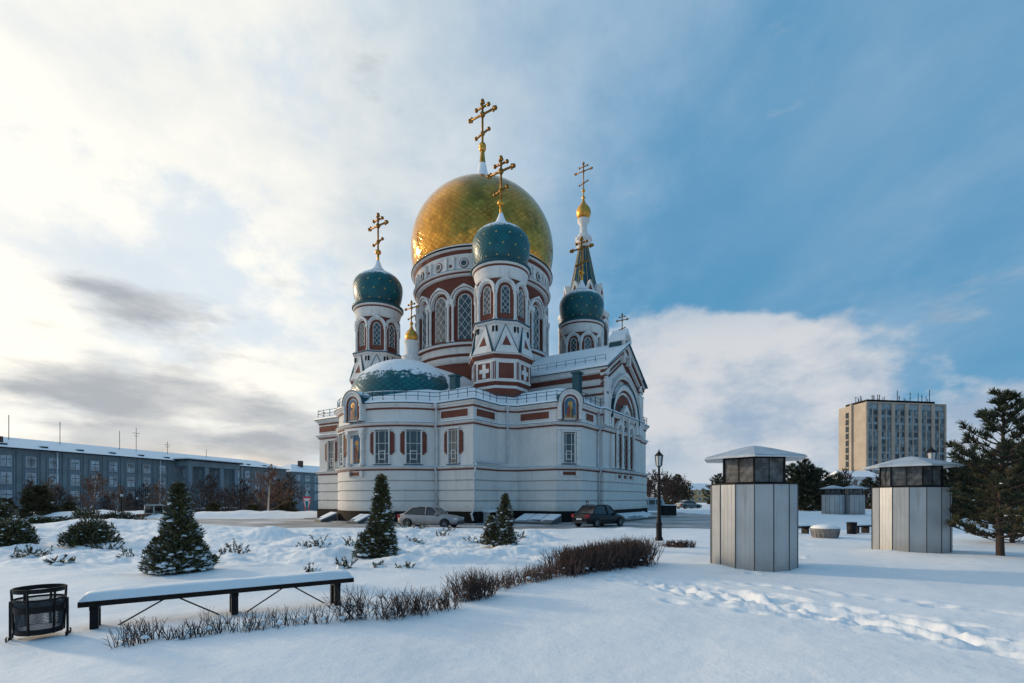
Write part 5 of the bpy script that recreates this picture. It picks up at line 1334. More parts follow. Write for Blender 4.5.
def blob_snow(mb, c, r, rr, m=None):
    n, k = 8, 4; vs = []; fs = []
    ph = rr.uniform(0, 6)
    pr = [(1.0, -.18), (.95, .12), (.62, .38), (.2, .5)]
    for a, z in pr:
        for i in range(n):
            t = 2*PI*i/n+ph; q = r*a*(1+rr.uniform(-.18, .18)); vs.append((c[0]+q*math.cos(t), c[1]+q*math.sin(t), c[2]+z*r*(1+rr.uniform(-.1,.1))))
    vs.append((c[0], c[1], c[2]+r*.52)); vs.append((c[0], c[1], c[2]-r*.25))
    for j in range(3): fs += [(j*n+i, j*n+(i+1)%n, (j+1)*n+(i+1)%n, (j+1)*n+i) for i in range(n)]
    fs += [(3*n+i, 3*n+(i+1)%n, 4*n) for i in range(n)]+[((i+1)%n, i, 4*n+1) for i in range(n)]
    mb.add(vs, fs, m or SNOWR, True)
def thuja(loc, H, R, seed, label, tips=((0,0,1.0,1.0),), snow=34, group='snow speckled conical evergreens', cat='evergreen', n=3400, name='conical_evergreen'):
    """tips: (dx, dy, height factor, radius factor) for each leader"""
    r = random.Random(seed); E = empty(name, loc, 0, label, cat, group)
    f = MB(); s = MB(); t = MB()
    for dx, dy, hf, rf in tips:
        h = H*hf; rad = R*rf
        t.tube([(dx*.6,dy*.6,-.3),(dx,dy,h*.5),(dx,dy,h*.95)], [.06,.035,.008], BARK, 6)
        lobes = [(r.uniform(0,2*PI), r.uniform(0,1), r.uniform(.15,.5)) for _ in range(14)]
        def rr_(a, v):
            b = rad*((1-v**1.55)**1.05)*(1.0 if v > .12 else .85+v*1.25)+.015
            k = 1
            for la, lv, ls in lobes: k += ls*.75*math.exp(-((v-lv)/.09)**2)*max(0, math.cos(a-la))**4
            k *= .70+.62*float(vnoise(np.array([a*2.2+seed*3.1]), np.array([v*h*4.5+dx*9]))[0])
            return b*k
        # shaded inner mass keeps the crown from being see-through everywhere
        for _ in range(int(n*hf*.8)):
            v = r.random()**1.35; a = r.uniform(0, 2*PI); q = rr_(a, v)*(1-.55*r.random()**2)
            p = Vector((dx+q*math.cos(a), dy+q*math.sin(a), .03+v*h*.97))
            d = Vector((math.cos(a)*.55, math.sin(a)*.55, .75))
            leaf_clump(f, p, d, 3, .15*(.6+H*.22), .038*(.6+H*.2), THUJA, r, .7)
        for _ in range(int(snow*(.8*hf if hf > .6 else 1.3))):
            v = r.random()**1.5*.93; a = r.uniform(0, 2*PI); q = rr_(a, v)*r.uniform(.85, 1.06)
            blob_snow(s, (dx+q*math.cos(a), dy+q*math.sin(a), .06+v*h*.95), r.choice((.03, .045, .06, .09))*r.uniform(.7, 1.25)*(.7+.4*R/.5), r)
    f.build('foliage', E); t.build('trunk', E)
    if s.v: s.build('snow_clumps', E)
    return E
thuja(P(178, 11.9, -.02), 2.05, .385, 1, 'largest near conical evergreen with snow clumps, behind the bench', ((0.02,0,1,1),(-.38,-.1,.36,.72),(.36,.1,.34,.78),(-.1,-.28,.36,.75)), 150, n=3400)
thuja(P(379.5, 14.7, -.0), 2.35, .31, 2, 'slim tall conical evergreen standing in front of the apse', ((0.05,0,1,1),(-.36,-.1,.28,.8),(.2,0,.42,.8)), 90, n=3000)
thuja(P(502.5, 18.3, .0), 1.82, .33, 3, 'small conical evergreen with a lower second tip, below the front tower', ((0.1,0,1,.8),(-.42,0,.55,.75),(.15,-.1,.4,.9)), 60, n=2400)
def bush(px, D, R, H, seed, label, sn=30, z=None, n=2600, name='evergreen_bush', grp='low rounded evergreen bushes at the left', elong=1.0):
    r = random.Random(seed); loc = P(px, D, z); E = empty(name, loc, 0, label, 'bush', grp); f = MB(); s = MB()
    lobes = [(r.uniform(-.6,.6)*R*elong, r.uniform(-.5,.5)*R, r.uniform(.45,.75)*R, r.uniform(.6,1)*H) for _ in range(7)]+[(0, 0, R*.85, H)]*3
    for i in range(n):
        cx_, cy_, cr, ch = r.choice(lobes); d = rnd_dir(r, .3); d.z = abs(d.z); k = r.uniform(.55, 1)
        p = Vector((cx_+d.x*cr*k, cy_+d.y*cr*k, d.z*ch*k)); leaf_clump(f, p, Vector((d.x*.7, d.y*.7, .7)), 2, .10+.03*R, .03+.01*R, THUJA, r, .6)
    for i in range(sn):
        cx_, cy_, cr, ch = r.choice(lobes); d = rnd_dir(r, .5); d.z = abs(d.z); blob_snow(s, (cx_+d.x*cr*.95, cy_+d.y*cr*.95, d.z*ch*.95), r.uniform(.03,.08)*(.7+R*.3), r)
    f.build('foliage', E); s.build('snow_clumps', E); return E
bush(89, 18.6, .80, 1.05, 11, 'dark rounded evergreen bush just left of the largest conical evergreen', 60, .0, 4200, elong=.5)
bush(12, 17.9, .80, 1.05, 12, 'dark rounded evergreen bush cut by the left edge of the view', 60, .0, 4200, elong=.8)
bush(86, 31, .7, 1.2, 13, 'small dark upright evergreen behind the rounded bush', 5, .1, 1500)
for i, (px, D, R, H, lb) in enumerate(((38,34,1.3,.55,'snow laden juniper spread before the left end of the grey building'),(62,36,1.1,.5,'snow laden juniper right of the spread one, below the brown pine'),(0,42,.9,1.7,'tall dark fir thicket at the left edge of the view'),(118,38,1.3,.9,'low snowy shrub left of the park lamps'))):
    bush(px, D, R, H, 20+i, lb, 60, -.1, 3000, grp='snowy shrubs in the left middle distance')
# juniper sprigs poking from the snow
def sprig(px, D, R, H, seed, label, sn, z, n, *a):
    r = random.Random(seed); E = empty('juniper_sprig', P(px, D, z), 0, label, 'shrub', 'juniper sprigs poking out of the snow'); f = MB(); s = MB()
    for k in range(int(9+26*R)):
        a = r.uniform(0, 2*PI); el = r.uniform(.15, 1.3); b = Vector((r.gauss(0,.4)*R, r.gauss(0,.3)*R, -.06))
        d = Vector((math.cos(a)*math.cos(el), math.sin(a)*math.cos(el), math.sin(el))); l = (R*.7*math.cos(el)+H*1.15*math.sin(el))*r.uniform(.5, 1.1)+.06
        p1 = b+d*l*.5; p2 = p1+(d+Vector((0,0,-.15+r.uniform(0,.5)))).normalized()*l*.5
        f.tube([b, p1, p2], [.008,.006,.003], BARK, 3, True, False)
        for q in range(int(4+l*16)):
            t = r.random(); p = p1.lerp(p2, t) if r.random() < .7 else b.lerp(p1, .4+.6*t)
            leaf_clump(f, p, (d+rnd_dir(r)*.5).normalized(), 3, .07+.03*R, .022, THUJA, r, .6)
    for k in range(int(3+10*R)): blob_snow(s, (r.gauss(0,.5)*R, r.gauss(0,.4)*R, r.uniform(-.02, .35)*H), r.uniform(.04,.11), r)
    f.build('foliage', E); s.build('snow_clumps', E); return E
for i, (px, D, R, H, lb) in enumerate(((237,15.6,.28,.26,'tufted sprig poking from the snow right of the largest conical evergreen'),(222,15.9,.10,.2,'tiny sprig left of the tufted sprig'),(318,16.8,.34,.30,'spiky juniper sprig in the snow hollow left of the slim evergreen'),(303,17.2,.3,.12,'flat juniper sprig beside the spiky one'),(346,12.6,.16,.22,'bushy sprig on the snow hump behind the bench right end'),(312,12.0,.10,.12,'small sprig at the left foot of the snow hump behind the bench'),(377,12.7,.18,.10,'thin sprig right of the snow hump'),(354,17.6,.30,.42,'leafy juniper sprig just left of the slim evergreen'),(128,14.8,.2,.16,'low sprig between the round bush and largest evergreen'),(421,27.2,.3,.25,'dark sprig in front of the silver car nose'),(404,28.0,.35,.3,'sprig cluster in front of the silver car rear wheel'),(450,26.5,.3,.15,'low sprig right of the silver car'),(415,19.5,.28,.12,'flat sprig on the snow right of the slim evergreen'),(444,22,.35,.14,'wide flat sprig between the slim and small evergreens'),(474,20,.3,.14,'sprig beside the small twin tipped evergreen'),(520,21,.22,.12,'sprig right of the small twin tipped evergreen'),(405,12.4,.12,.08,'tiny sprig at the right end of the snow humps'))):
    sprig(px, D, R, H*1.25+.08, 40+i, lb, 5, hgt(P(px,D)[0], D)-.04, int(150+900*R), 'juniper_sprig', 'juniper sprigs poking out of the snow')
for i, (px, D, R, H, lb) in enumerate(((60,13.5,.35,.1,'flat dark juniper branch in the lower left snow'),(30,15.5,.5,.14,'low juniper branches under the left rounded bush'),(105,17.5,.5,.14,'low dark juniper branches below the dark rounded bush'))):
    sprig(px, D, R, H*1.3, 70+i, lb, 3, hgt(P(px,D)[0], D)-.02, int(100+500*R), 'juniper_sprig', 'juniper sprigs poking out of the snow')

# --- bare twiggy hedge
def hedge(pts, label, n, h, wd, seed, m=(TWIGD,), lean=.25, forks=3, thick=.0048, snowy=True, name='bare_hedge', D0=0):
    r = random.Random(seed); base = Vector((pts[0][0], pts[0][1], 0)); base.z = hgt(base.x, base.y)
    E = empty(name, base, 0, label, 'hedge', 'bare clipped hedge plants in a row across the snow'); b = MB(); s = MB()
    seg = []; tot = 0
    for i in range(len(pts)-1): l = math.dist(pts[i][:2], pts[i+1][:2]); seg.append((tot, l)); tot += l
    gx = np.array([p[0] for p in pts]); 
    for k in range(n):
        t = r.random()*tot
        for i, (a, l) in enumerate(seg):
            if t <= a+l or i == len(seg)-1: f = (t-a)/l; break
        x = pts[i][0]+(pts[i+1][0]-pts[i][0])*f; y = pts[i][1]+(pts[i+1][1]-pts[i][1])*f; hh = h if not isinstance(h, tuple) else h[0]+(h[1]-h[0])*t/tot
        hh *= (.95+.1*float(vnoise(np.array([x*1.2]), np.array([y*1.2]))[0])) if wd > .3 else .8+.4*float(vnoise(np.array([x*1.7+seed]), np.array([y*1.7]))[0])
        x += r.uniform(-wd, wd); y += r.uniform(-wd, wd); z = hgt_fast(x, y)-.05
        p0 = Vector((x, y, z))-base; H_ = hh*(r.uniform(.85, 1.0) if wd > .3 and r.random() < .75 else r.uniform(.55, 1.0))+.05
        d = Vector((r.gauss(0, lean), r.gauss(0, lean), 1)).normalized(); mm = r.choice(m)
        p1 = p0+d*H_*.45; p2 = p1+(d+Vector((r.gauss(0,.25), r.gauss(0,.25), 0))).normalized()*H_*.55
        b.tube([p0, p1, p2], [thick*1.3, thick, thick*.5], mm, 3, True, False)
        for q in range(forks):
            s0 = p0.lerp(p1, r.uniform(.5, 1)) if r.random() < .5 else p1.lerp(p2, r.uniform(0, .6))
            dd = (d*.8+rnd_dir(r)*.65); dd.z = abs(dd.z)+.15; e = s0+dd.normalized()*H_*r.uniform(.18, .42)
            mid = s0.lerp(e, .5)+rnd_dir(r)*.012
            b.tube([s0, mid, e], [thick*.8, thick*.6, thick*.35], mm, 3, True, False)
    o = b.build('twigs', E)
    if snowy:
        for k in range(int(tot*(10+50*wd))):
            t = r.random(); x = pts[0][0]; i = r.randrange(len(pts)-1); x = pts[i][0]+(pts[i+1][0]-pts[i][0])*t; y = pts[i][1]+(pts[i+1][1]-pts[i][1])*t
            x += r.uniform(-wd, wd)*.8; y += r.uniform(-wd, wd)*.8
            blob_snow(s, (x-base.x, y-base.y, hgt_fast(x, y)-base.z+r.uniform(-.02, .06+wd*.5)), r.uniform(.02, .055), r)
        s.build('snow_clumps', E)
    return E
_hc = {}
def hgt_fast(x, y):
    k = (round(x*8), round(y*8))
    if k not in _hc: _hc[k] = hgt(k[0]/8, k[1]/8)
    return _hc[k]
def gp(px, py): D = CAMZ*500/(py-498); return ((px-512)/500*D, D)
hedge([gp(122,652), gp(160,641)], 'sparse short twigs forming the hedge end nearest the bin', 48, .36, .13, 1, (TWIGD, BARKR), .25, 2)
hedge([gp(170,644), gp(232,633)], 'sparse short twigs of the hedge below the bench middle leg', 65, .24, .12, 2)
hedge([gp(236,634), gp(330,622)], 'thin light twigs of the hedge under the bench right half', 85, .33, .12, 3, (TWIGD, TAWNY), .25, 2)
hedge([gp(340,620), gp(366,618)], 'open fan of bare hedge twigs beside the bench right leg', 50, .50, .12, 4, lean=.5)
hedge([gp(380,619), gp(452,607)], 'bushy bare brown hedge clump right of the bench', 150, .43, .17, 5, (TWIGD, BARKR), .4, 4)
hedge([gp(462,600), gp(486,594)], 'taller rounded bare bush in the hedge middle', 190, .55, .19, 6, (TWIGD, BARKR), .35, 4)
hedge([gp(494,590), gp(524,584)], 'short bare hedge plants between the tall bush and dense hedge', 95, .34, .18, 7, (TWIGD, BARKR, TAWNY), .35, 4)
hedge([gp(528,583), gp(552,576)], 'tawny bare hedge tuft at the start of the dense hedge', 190, .38, .2, 8, (TAWNY, BARKR), .3, 3)
hedge([gp(560,575), gp(582,571), gp(612,567), gp(644,563)], 'long dense dark red brown hedge ending at the black lamp', 1050, (.60, .78), .34, 9, (TWIGD, BARKR, BARKR), .30, 4, .0075)
hedge([gp(668,548), gp(688,549)], 'low isolated bare bush just right of the black lamp', 300, .26, .25, 10, (BARKR, TWIGD), .4, 3, .007)
hedge([(-4.35, 7.0), (-4.25, 7.05)], 'wisp of pale dry grass under the bench', 14, .26, .05, 11, (TAWNY,), .15, 1, .002, False, 'dry_grass_wisp')

# --- bare trees
def bare_tree(H, seed, m, levels=4, spread=.55, tr=.09, trunk_m=None, crown0=.25, nb=5, drop=0, thin=.012):
    r = random.Random(seed); t = MB(); c = MB()
    pts = [Vector((0,0,-.6))]; d = Vector((0,0,1))
    n = 8
    for i in range(n): d = (d+Vector((r.gauss(0,.02), r.gauss(0,.02), 0))).normalized(); pts.append(pts[-1]+d*(H*.9+.6)/n)
    rad = [tr*(1-.88*i/n) for i in range(n+1)]; t.tube(pts, rad, trunk_m or m, 6)
    def grow(p, d, l, lv, rd):
        q = [p]; dd = d
        for i in range(3):
            dd = (dd+rnd_dir(r)*.16+Vector((0,0,.07-drop))).normalized(); q.append(q[-1]+dd*l/3)
        c.tube(q, [rd, rd*.8, rd*.6, rd*.35], m, 3, True, False)
        if lv <= 0: return
        for k in range(r.choice((3,4,5)) if lv > 1 else 4):
            s = r.uniform(.25, 1); i = min(2, int(s*3)); b = q[i].lerp(q[i+1], s*3-i)
            e = (dd+rnd_dir(r)*spread*1.4).normalized(); grow(b, e, l*r.uniform(.42, .66), lv-1, max(thin, rd*.5))
    for k in range(int(nb*4)):
        s = crown0+(1-crown0)*(k+.5)/(nb*4); i = min(n-1, int(s*n)); b = pts[i].lerp(pts[i+1], s*n-i)
        a = r.uniform(0, 2*PI); el = r.uniform(.5, 1.0)
        dv_ = Vector((math.cos(a)*math.cos(el), math.sin(a)*math.cos(el), math.sin(el)))
        grow(b, dv_, H*(1.05-s)*spread*r.uniform(.55, .95), levels-2, rad[i]*.45)
    return t, c
def plant_tree(kind_name, t, c, loc, label, cat, grp, s=1, rz=0):
    E = empty(kind_name, loc, rz, label, cat, grp); t.build('trunk', E); c.build('crown', E); E.scale = (s,)*3; return E
B1 = plant_tree('birch_tree', *bare_tree(6.6, 5, TAWNY, 4, .6, .13, BIRCH, .18, 8, thin=.034), P(268, 57, -.35), 'pale barked bare birch leaning before the far wing of the long building', 'tree', 'bare birches in front of the long building')
B1.rotation_euler = (0, R_(6), 0)
B2 = copy_tree(B1, None, 'bare birch with a full tawny crown, left of the park lamps', P(91, 62, CAMZ-2.6), 2.0, (.98,.98,1.0)); B2.rotation_euler = (0, 0, 2)
B3 = copy_tree(B1, None, 'slender bare birch right behind the tractor', P(160, 78, -2.0), 4.0, 1.08)
B4 = copy_tree(B1, None, 'bare birch between the tawny crowned birch and the tractor', P(117, 80, -2.2), 1.0, 1.05)
B5 = copy_tree(B1, None, 'bare birch left of the tawny crowned one', P(46, 66, -1.2), 3.0, .95)
D1_ = plant_tree('bare_tree', *bare_tree(7.0, 21, TWIGD, 4, .75, .12, BARK, .08, 9, thin=.042), P(206, 66, -1.6), 'dark bare bushy tree left of the portico foot', 'tree', 'dark bare trees in front of the long building')
for i, (px, D, z, s, lb) in enumerate(((240,68,-1.5,.9,'dark bare bushy tree right of the portico foot'),(290,70,-1.5,1.06,'dense dark bare tree beside the leaning birch'),(281,64,-1.2,.85,'small dark bare tree just right of the leaning birch'),(226,80,-2.4,.9,'dark bare tree in the portico shadow'),(128,84,-2.6,.8,'dark bare tree behind the right park lamp'),(104,74,-2.0,.65,'dark bare tree behind the left park lamp'),(146,90,-2.6,1.1,'dark bare tree behind the tractor cab'),(72,78,-2.2,.7,'dark bare tree left of the tawny crowned birch'),(186,86,-2.8,.8,'dark bare tree behind the largest conical evergreen'),(28,60,-1.2,.8,'dark bare tree behind the brown pine'),(256,84,-2.6,.9,'dark bare tree left of the leaning birch'),(60,64,-1.6,.75,'low dark bare tree above the snowy shrubs'))):
    copy_tree(D1_, None, lb, P(px, D, z), i*1.3, s)
def copies(src, lst, z=None):
    for i, (px, D, s, lb) in enumerate(lst): copy_tree(src, None, lb, P(px, D, z), i*1.7+.4, s)
# right distance bare trees
g2 = 'bare trees beyond the road right of the cathedral'
D2_ = plant_tree('bare_tree', *bare_tree(8.0, 33, TWIGD, 4, .62, .14, BARK, .12, 9, thin=.06), P(655, 100, -.2), 'round crowned bare tree nearest the cathedral wall', 'tree', g2); D2_.scale = (1.05,)*3
copies(D2_, ((648,112,.9,'smaller bare tree tucked behind the cathedral corner'),(664,108,1.05,'bare tree just left of the black lamp post head'),(672,96,.82,'bare tree right of the black lamp post'),(681,106,.95,'bare tree midway between the black lamp and yellow house'),(687,112,.80,'thin bare tree left of the yellow house'),(722,140,1.1,'bare tree half hidden behind the near kiosk left side'),(808,110,1.3,'bare tree rising over the dark pines right of the near kiosk'),(845,120,1.25,'bare tree in front of the tower block left edge'),(826,125,1.0,'bare tree between dark pines and the tower block'),(884,105,1.0,'reddish bare tree behind the second kiosk left side')), -.2)

# --- pines
def pine(H, seed, R=1.7, dens=1.0, nl=.15, crown0=.12, snow=True, nm=NEEDLE, whorls=15):
    r = random.Random(seed); t = MB(); f = MB(); s = MB()
    pts = [Vector((0,0,-.4))]; d = Vector((0,0,1)); n = 10
    for i in range(n): d = (d+Vector((r.gauss(0,.025), r.gauss(0,.025), 0))).normalized(); pts.append(pts[-1]+d*(H*.96+.4)/n)
    rad = [H*.022*(1-.85*i/n) for i in range(n+1)]; t.tube(pts, rad, BARK, 8)
    def on(s_): i = min(n-1, int(s_*n)); return pts[i].lerp(pts[i+1], s_*n-i)
    def tuft(p, d, k=1.0, v=1.0):
        leaf_clump(f, p, d, int(44*dens*k), nl, .017*(nl/.15), NEEDLE2 if r.random() > v*1.5 else nm, r, .75)
    for w_ in range(whorls):
        v = crown0+(1-crown0)*w_/(whorls-.5); nb_ = r.choice((4,5,6)) if v < .85 else 4
        prof = math.sin(min(1, (1-v)*1.25+.1)*PI*.5)**.9*(.75+.25*min(1, (v-crown0)*5+.3)); ph = r.uniform(0, 6)
        for k in range(nb_):
            a = ph+2*PI*k/nb_+r.gauss(0, .25); l = R*prof*r.uniform(.62, 1.12)*(1 if v < .9 else .7); b = on(min(.995, v+r.uniform(-.02,.02)))
            up = -.05+.55*v
            q = [b]; dd = Vector((math.cos(a), math.sin(a), up)).normalized()
            for i in range(4): dd = (dd+Vector((r.gauss(0,.1), r.gauss(0,.1), .10))).normalized(); q.append(q[-1]+dd*l/4)
            t.tube(q, [H*.006, H*.0045, H*.0035, H*.002, H*.001], BARK, 4, True, False)
            m_ = max(3, int(l*5.5))
            for j in range(m_):
                sx = .30+.70*(j+.5)/m_; i = min(3, int(sx*4)); c0 = q[i].lerp(q[i+1], sx*4-i)
                side = Vector((-math.sin(a), math.cos(a), 0))*r.choice((-1, 1)); sd_ = (side*.8+dd*.6+Vector((0,0,r.uniform(0,.5)))).normalized(); sl_ = l*r.uniform(.12, .30)
                e = c0+sd_*sl_; t.tube([c0, e], [H*.002, H*.001], BARK, 3, True, False)
                tuft(e, (sd_+Vector((0,0,.5))).normalized(), 1, v); tuft(c0.lerp(e, .5), (sd_+Vector((0,0,.6))).normalized(), .7, v)
                if snow and v < .45 and r.random() < .10: blob_snow(s, (e.x, e.y, e.z+.0), r.uniform(.03, .06), r)
            tuft(q[-1], dd, 1.2, v)
    tuft(pts[-1], Vector((0,0,1)), 1.5)
    return t, f, s
gp_ = 'dark pines standing in the snow at the right'
def plant_pine(loc, label, *a, grp=gp_, **k):
    E = empty('pine_tree', loc, 0, label, 'tree', grp); t, f, s = pine(*a, **k); t.build('trunk', E); f.build('crown', E)
    if s.v: s.build('snow_clumps', E)
    return E
PN = plant_pine(P(1000.5, 14.7, -.02), 'tall open crowned pine nearest the right edge with visible dark trunk', 5.0, 4, R=1.5, dens=.62, nl=.19, crown0=.20, whorls=13)
P2 = plant_pine(P(1013, 19.0, 0), 'smaller pine right behind the nearest pine', 3.9, 8, R=1.6, dens=.9, nl=.17, nm=NEEDLE2)
PF = plant_pine(P(800, 72, 0), 'dark dense pine just right of the near kiosk', 7.4, 15, R=2.9, dens=.34, nl=.42, crown0=.04, snow=False, whorls=12, grp='dense dark pines in the right distance')
copies(PF, ((788,76,.95,'dark pine partly hidden behind the near kiosk right side'),(812,70,.86,'dark pine second right from the near kiosk'),(824,75,.84,'dark pine directly behind the far left tiny kiosk'),(836,80,.78,'dark pine between the tiny kiosks and tower block'),(866,82,.70,'low dark pine below the white house'),(885,80,.78,'dark pine behind the second kiosk roof'),(896,78,.85,'dark pine right behind the second kiosk grille'),(717,130,1.1,'dark fir right beside the yellow house'),(676,110,.95,'dark fir among the bare trees right of the black lamp'),(682,104,.6,'small dark fir left of the yellow house'),(666,118,.9,'dark fir behind the black lamp post')), 0)
copies(PF, ((948,40,.62,'dark pine immediately right of the second kiosk'),(960,46,.70,'dark pine second from the kiosk in the thicket'),(974,50,.66,'dark pine in the thicket middle left of the nearest trunk'),(988,44,.62,'dark pine in the thicket just left of the nearest trunk'),(1022,42,.66,'dark pine at the far right edge of the thicket')), 0)
copies(D2_, ((966,60,.80,'reddish bare tree showing above the pine thicket'),(982,66,.95,'bare tree seen through the nearest pine crown'),(1004,64,.8,'bare tree right behind the nearest pine')), -.1)
BP = plant_pine(P(37, 52, -.6), 'brownish bushy pine in front of the grey building at the left', 4.4, 31, R=2.2, dens=.7, nl=.4, crown0=.02, snow=False, nm=NEEDLE2, whorls=11, grp='pines at the left before the grey building'); BP.scale = (.8,)*3
copies(BP, ((3,46,.6,'dark pine at the very left edge before the grey building'),(214,62,.5,'small dark fir at the portico left foot'),(252,60,.45,'small dark fir left of the leaning birch foot'),(286,60,.62,'small snowy fir right of the leaning birch foot'),(70,58,.5,'small dark fir left of the tawny crowned birch foot')), -1.0)
SKYK = .15; SUNE = 2.2; SUNA = 4.0
# ================================================================== SKY, SUN, CAMERA
SUN_AZ, SUN_EL = -66.0, 13.0       # degrees left of the view direction, above the horizon
sd = Vector((math.sin(R_(SUN_AZ))*math.cos(R_(SUN_EL)), math.cos(R_(SUN_AZ))*math.cos(R_(SUN_EL)), math.sin(R_(SUN_EL))))
W = bpy.data.worlds.new('World'); S.world = W; W.use_nodes = True
nt = W.node_tree; nt.nodes.clear()
out = N(nt, 'ShaderNodeOutputWorld'); bg = N(nt, 'ShaderNodeBackground'); L(nt, bg.outputs[0], out.inputs[0])
sky = N(nt, 'ShaderNodeTexSky', sky_type='NISHITA'); sky.sun_disc = False
sky.sun_elevation = R_(SUN_EL); sky.sun_rotation = R_(SUN_AZ); sky.air_density = 1.0; sky.dust_density = 1.2; sky.ozone_density = 2.0
tc = N(nt, 'ShaderNodeTexCoord'); D = tc.outputs['Generated']
sp_ = N(nt, 'ShaderNodeSeparateXYZ'); L(nt, D, sp_.inputs[0])
X_, Y_, Z_ = sp_.outputs
def dot(v):
    n = N(nt, 'ShaderNodeVectorMath', operation='DOT_PRODUCT'); L(nt, D, n.inputs[0]); v = Vector(v).normalized(); n.inputs[1].default_value = v; return n.outputs['Value']
sunf = dot(sd)
zc = M2(nt, 'MAXIMUM', Z_, 0.0)
den = M2(nt, 'ADD', zc, .22)
pl = N(nt, 'ShaderNodeCombineXYZ'); L(nt, M2(nt, 'DIVIDE', X_, den), pl.inputs[0]); L(nt, M2(nt, 'DIVIDE', Y_, den), pl.inputs[1])
# thin wind-drawn veil
mpn = N(nt, 'ShaderNodeMapping'); mpn.inputs['Scale'].default_value = (1.0, .55, 1); mpn.inputs['Rotation'].default_value = (0, 0, .7); mpn.inputs['Location'].default_value = (3.1, .4, 0)
L(nt, pl.outputs[0], mpn.inputs[0])
veil = noise(nt, 1.0, 8, mpn.outputs[0], .52)
base = N(nt, 'ShaderNodeVectorMath', operation='SCALE'); L(nt, sky.outputs[0], base.inputs[0]); base.inputs['Scale'].default_value = SKYK
hs = N(nt, 'ShaderNodeHueSaturation'); hs.inputs['Saturation'].default_value = 1.0; L(nt, base.outputs[0], hs.inputs['Color'])
c0 = hs.outputs[0]
side = RAMP(nt, M2(nt, 'ADD', sunf, M2(nt, 'MULTIPLY', M2(nt, 'SUBTRACT', noise(nt, 1.7, 7, pl.outputs[0], .6), .5), .75)), .22, .97)            # clouds whiten towards the sun
veilcol = MIX(nt, side, (.25, .40, .56), (1.10, 1.03, .90))
vf = RAMP(nt, M2(nt, 'ADD', veil, M2(nt, 'MULTIPLY', RAMP(nt, M2(nt, 'ADD', sunf, M2(nt, 'MULTIPLY', M2(nt, 'SUBTRACT', noise(nt, 1.3, 7, pl.outputs[0], .6), .5), .8)), .15, .88), .45)), .40, .78)
clear = MIX(nt, .88, c0, (.085, .285, .49))
c1 = MIX(nt, M2(nt, 'MULTIPLY', vf, .90), clear, veilcol)
wn2 = N(nt, 'ShaderNodeMapping'); wn2.inputs['Scale'].default_value = (1.5, 1.0, 1); wn2.inputs['Rotation'].default_value = (0, 0, -.5); wn2.inputs['Location'].default_value = (.7, 2.2, 0); L(nt, pl.outputs[0], wn2.inputs[0])
wisp = noise(nt, 1.15, 9, wn2.outputs[0], .60)
wf = M2(nt, 'MULTIPLY', RAMP(nt, wisp, .44, .72), RAMP(nt, Z_, .08, .35))
c1 = MIX(nt, M2(nt, 'MULTIPLY', wf, .55), c1, MIX(nt, side, (.33, .46, .60), (.60, .68, .75)))
def gauss(d, sharp):   # 1 at direction d, falling off
    return M2(nt, 'POWER', M2(nt, 'MAXIMUM', dot(d), 0.0), float(sharp))
def pix(px, py): return ((px-512)/500, 1, (498-py)/500)
az = M2(nt, 'ARCTAN2', X_, Y_)
def cloudn(sa, sz, seed, sc=1.0, det=8, ro=.56):
    v = N(nt, 'ShaderNodeCombineXYZ'); L(nt, M2(nt, 'MULTIPLY', az, sa), v.inputs[0]); L(nt, M2(nt, 'MULTIPLY', Z_, sz), v.inputs[1]); v.inputs[2].default_value = seed
    return noise(nt, sc, det, v.outputs[0], ro)
# torn cloud towards the sun with pale blue gaps
tn = cloudn(3.4, 5.2, 4.4, 1.0, 9, .60)
tf = M2(nt, 'MULTIPLY', RAMP(nt, tn, .47, .62), M2(nt, 'MULTIPLY', gauss(pix(300, 250), 9), .65))
c1 = MIX(nt, tf, c1, (.50, .63, .77))
# heaped clouds low over the horizon
lown = cloudn(5.0, 8.0, 2.2)
heap = 0.0
for q, sh, w in ((pix(800, 372), 160, .34), (pix(735, 400), 100, .32), (pix(655, 395), 120, .42), (pix(975, 420), 320, .30), (pix(1060, 415), 200, .26), (pix(850, 440), 200, .2), (pix(640, 440), 60, .36), (pix(710, 430), 60, .22), (pix(840, 335), 200, .06)):
    heap = M2(nt, 'ADD', heap, M2(nt, 'MULTIPLY', gauss(q, sh), w)) if not isinstance(heap, float) else M2(nt, 'MULTIPLY', gauss(q, sh), w)
back = RAMP(nt, Y_, .1, -.3)
heap = M2(nt, 'ADD', M2(nt, 'ADD', M2(nt, 'SUBTRACT', heap, .20), M2(nt, 'MULTIPLY', M2(nt, 'SUBTRACT', lown, .5), .85)), M2(nt, 'MULTIPLY', back, .10))
hf = M2(nt, 'MULTIPLY', RAMP(nt, heap, .02, .15), RAMP(nt, Z_, .44, .26))
lown2 = cloudn(5.0, 9.0, 5.1, 1.3, 6, .6)
heapcol = MIX(nt, RAMP(nt, M2(nt, 'ADD', M2(nt, 'ADD', lown2, M2(nt, 'MULTIPLY', Z_, .9)), M2(nt, 'MULTIPLY', side, .2)), .44, .80), (.32, .41, .53), (.66, .66, .67))
c2 = MIX(nt, M2(nt, 'MULTIPLY', hf, .88), c1, heapcol)
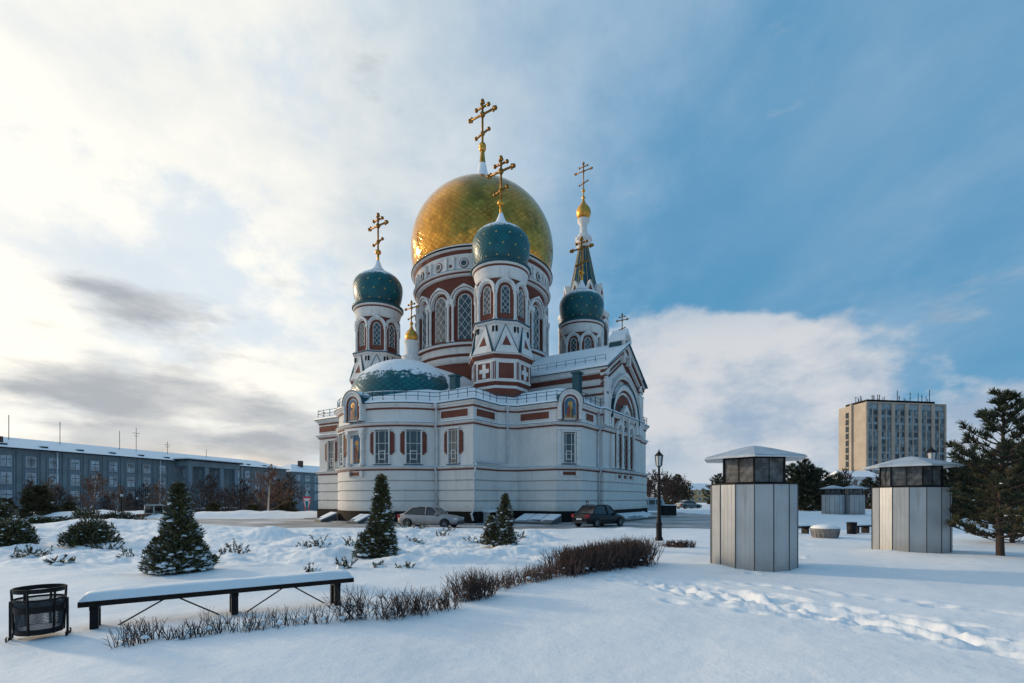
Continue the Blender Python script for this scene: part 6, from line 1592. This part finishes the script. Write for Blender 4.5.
# grey bars low on the left
gb = M2(nt, 'ADD', M2(nt, 'MULTIPLY', gauss(pix(110, 432), 75), .29), M2(nt, 'MULTIPLY', gauss(pix(275, 425), 80), .28))
gb = M2(nt, 'ADD', gb, M2(nt, 'MULTIPLY', gauss(pix(90, 345), 160), .04))
gn = cloudn(3.2, 11.0, 9.3, 1.0, 9, .58)
gf = RAMP(nt, M2(nt, 'ADD', gb, M2(nt, 'MULTIPLY', M2(nt, 'SUBTRACT', gn, .5), .95)), .10, .30)
gcol = MIX(nt, RAMP(nt, cloudn(4.0, 12.0, 1.7, 1.4, 6), .4, .65), (.34, .37, .41), (.54, .55, .56))
c3 = MIX(nt, M2(nt, 'MULTIPLY', gf, .88), c2, gcol)
# pale band of haze at the horizon
hz = RAMP(nt, M2(nt, 'ADD', Z_, M2(nt, 'MULTIPLY', M2(nt, 'SUBTRACT', cloudn(4.0, 14.0, 3.3), .5), .10)), .105, .015)
hcol = MIX(nt, side, (.60, .63, .66), (1.0, .80, .57))
c4 = MIX(nt, M2(nt, 'MULTIPLY', hz, .72), c3, hcol)
L(nt, c4, bg.inputs[0]); bg.inputs[1].default_value = 1.0
sl = bpy.data.lights.new('sun', 'SUN'); sl.energy = SUNE; sl.angle = R_(SUNA); sl.color = (1.0, .76, .50)
so = bpy.data.objects.new('sun', sl); COL.objects.link(so); so.rotation_euler = sd.to_track_quat('Z', 'Y').to_euler(); so.location = (-60, 30, 60)
cam = bpy.data.cameras.new('camera'); cam.sensor_width = 36; cam.lens = 36*500/1024; cam.shift_y = 156.5/1024; cam.clip_start = .05; cam.clip_end = 20000
co = bpy.data.objects.new('camera', cam); COL.objects.link(co); co.location = (0, 0, CAMZ); co.rotation_euler = (R_(90), 0, 0); S.camera = co
S.view_settings.view_transform = 'Standard'; S.view_settings.look = 'None'; S.view_settings.exposure = .15; S.view_settings.gamma = 1
S.cycles.max_bounces = 6; S.cycles.diffuse_bounces = 3; S.cycles.glossy_bounces = 3; S.cycles.use_denoising = True
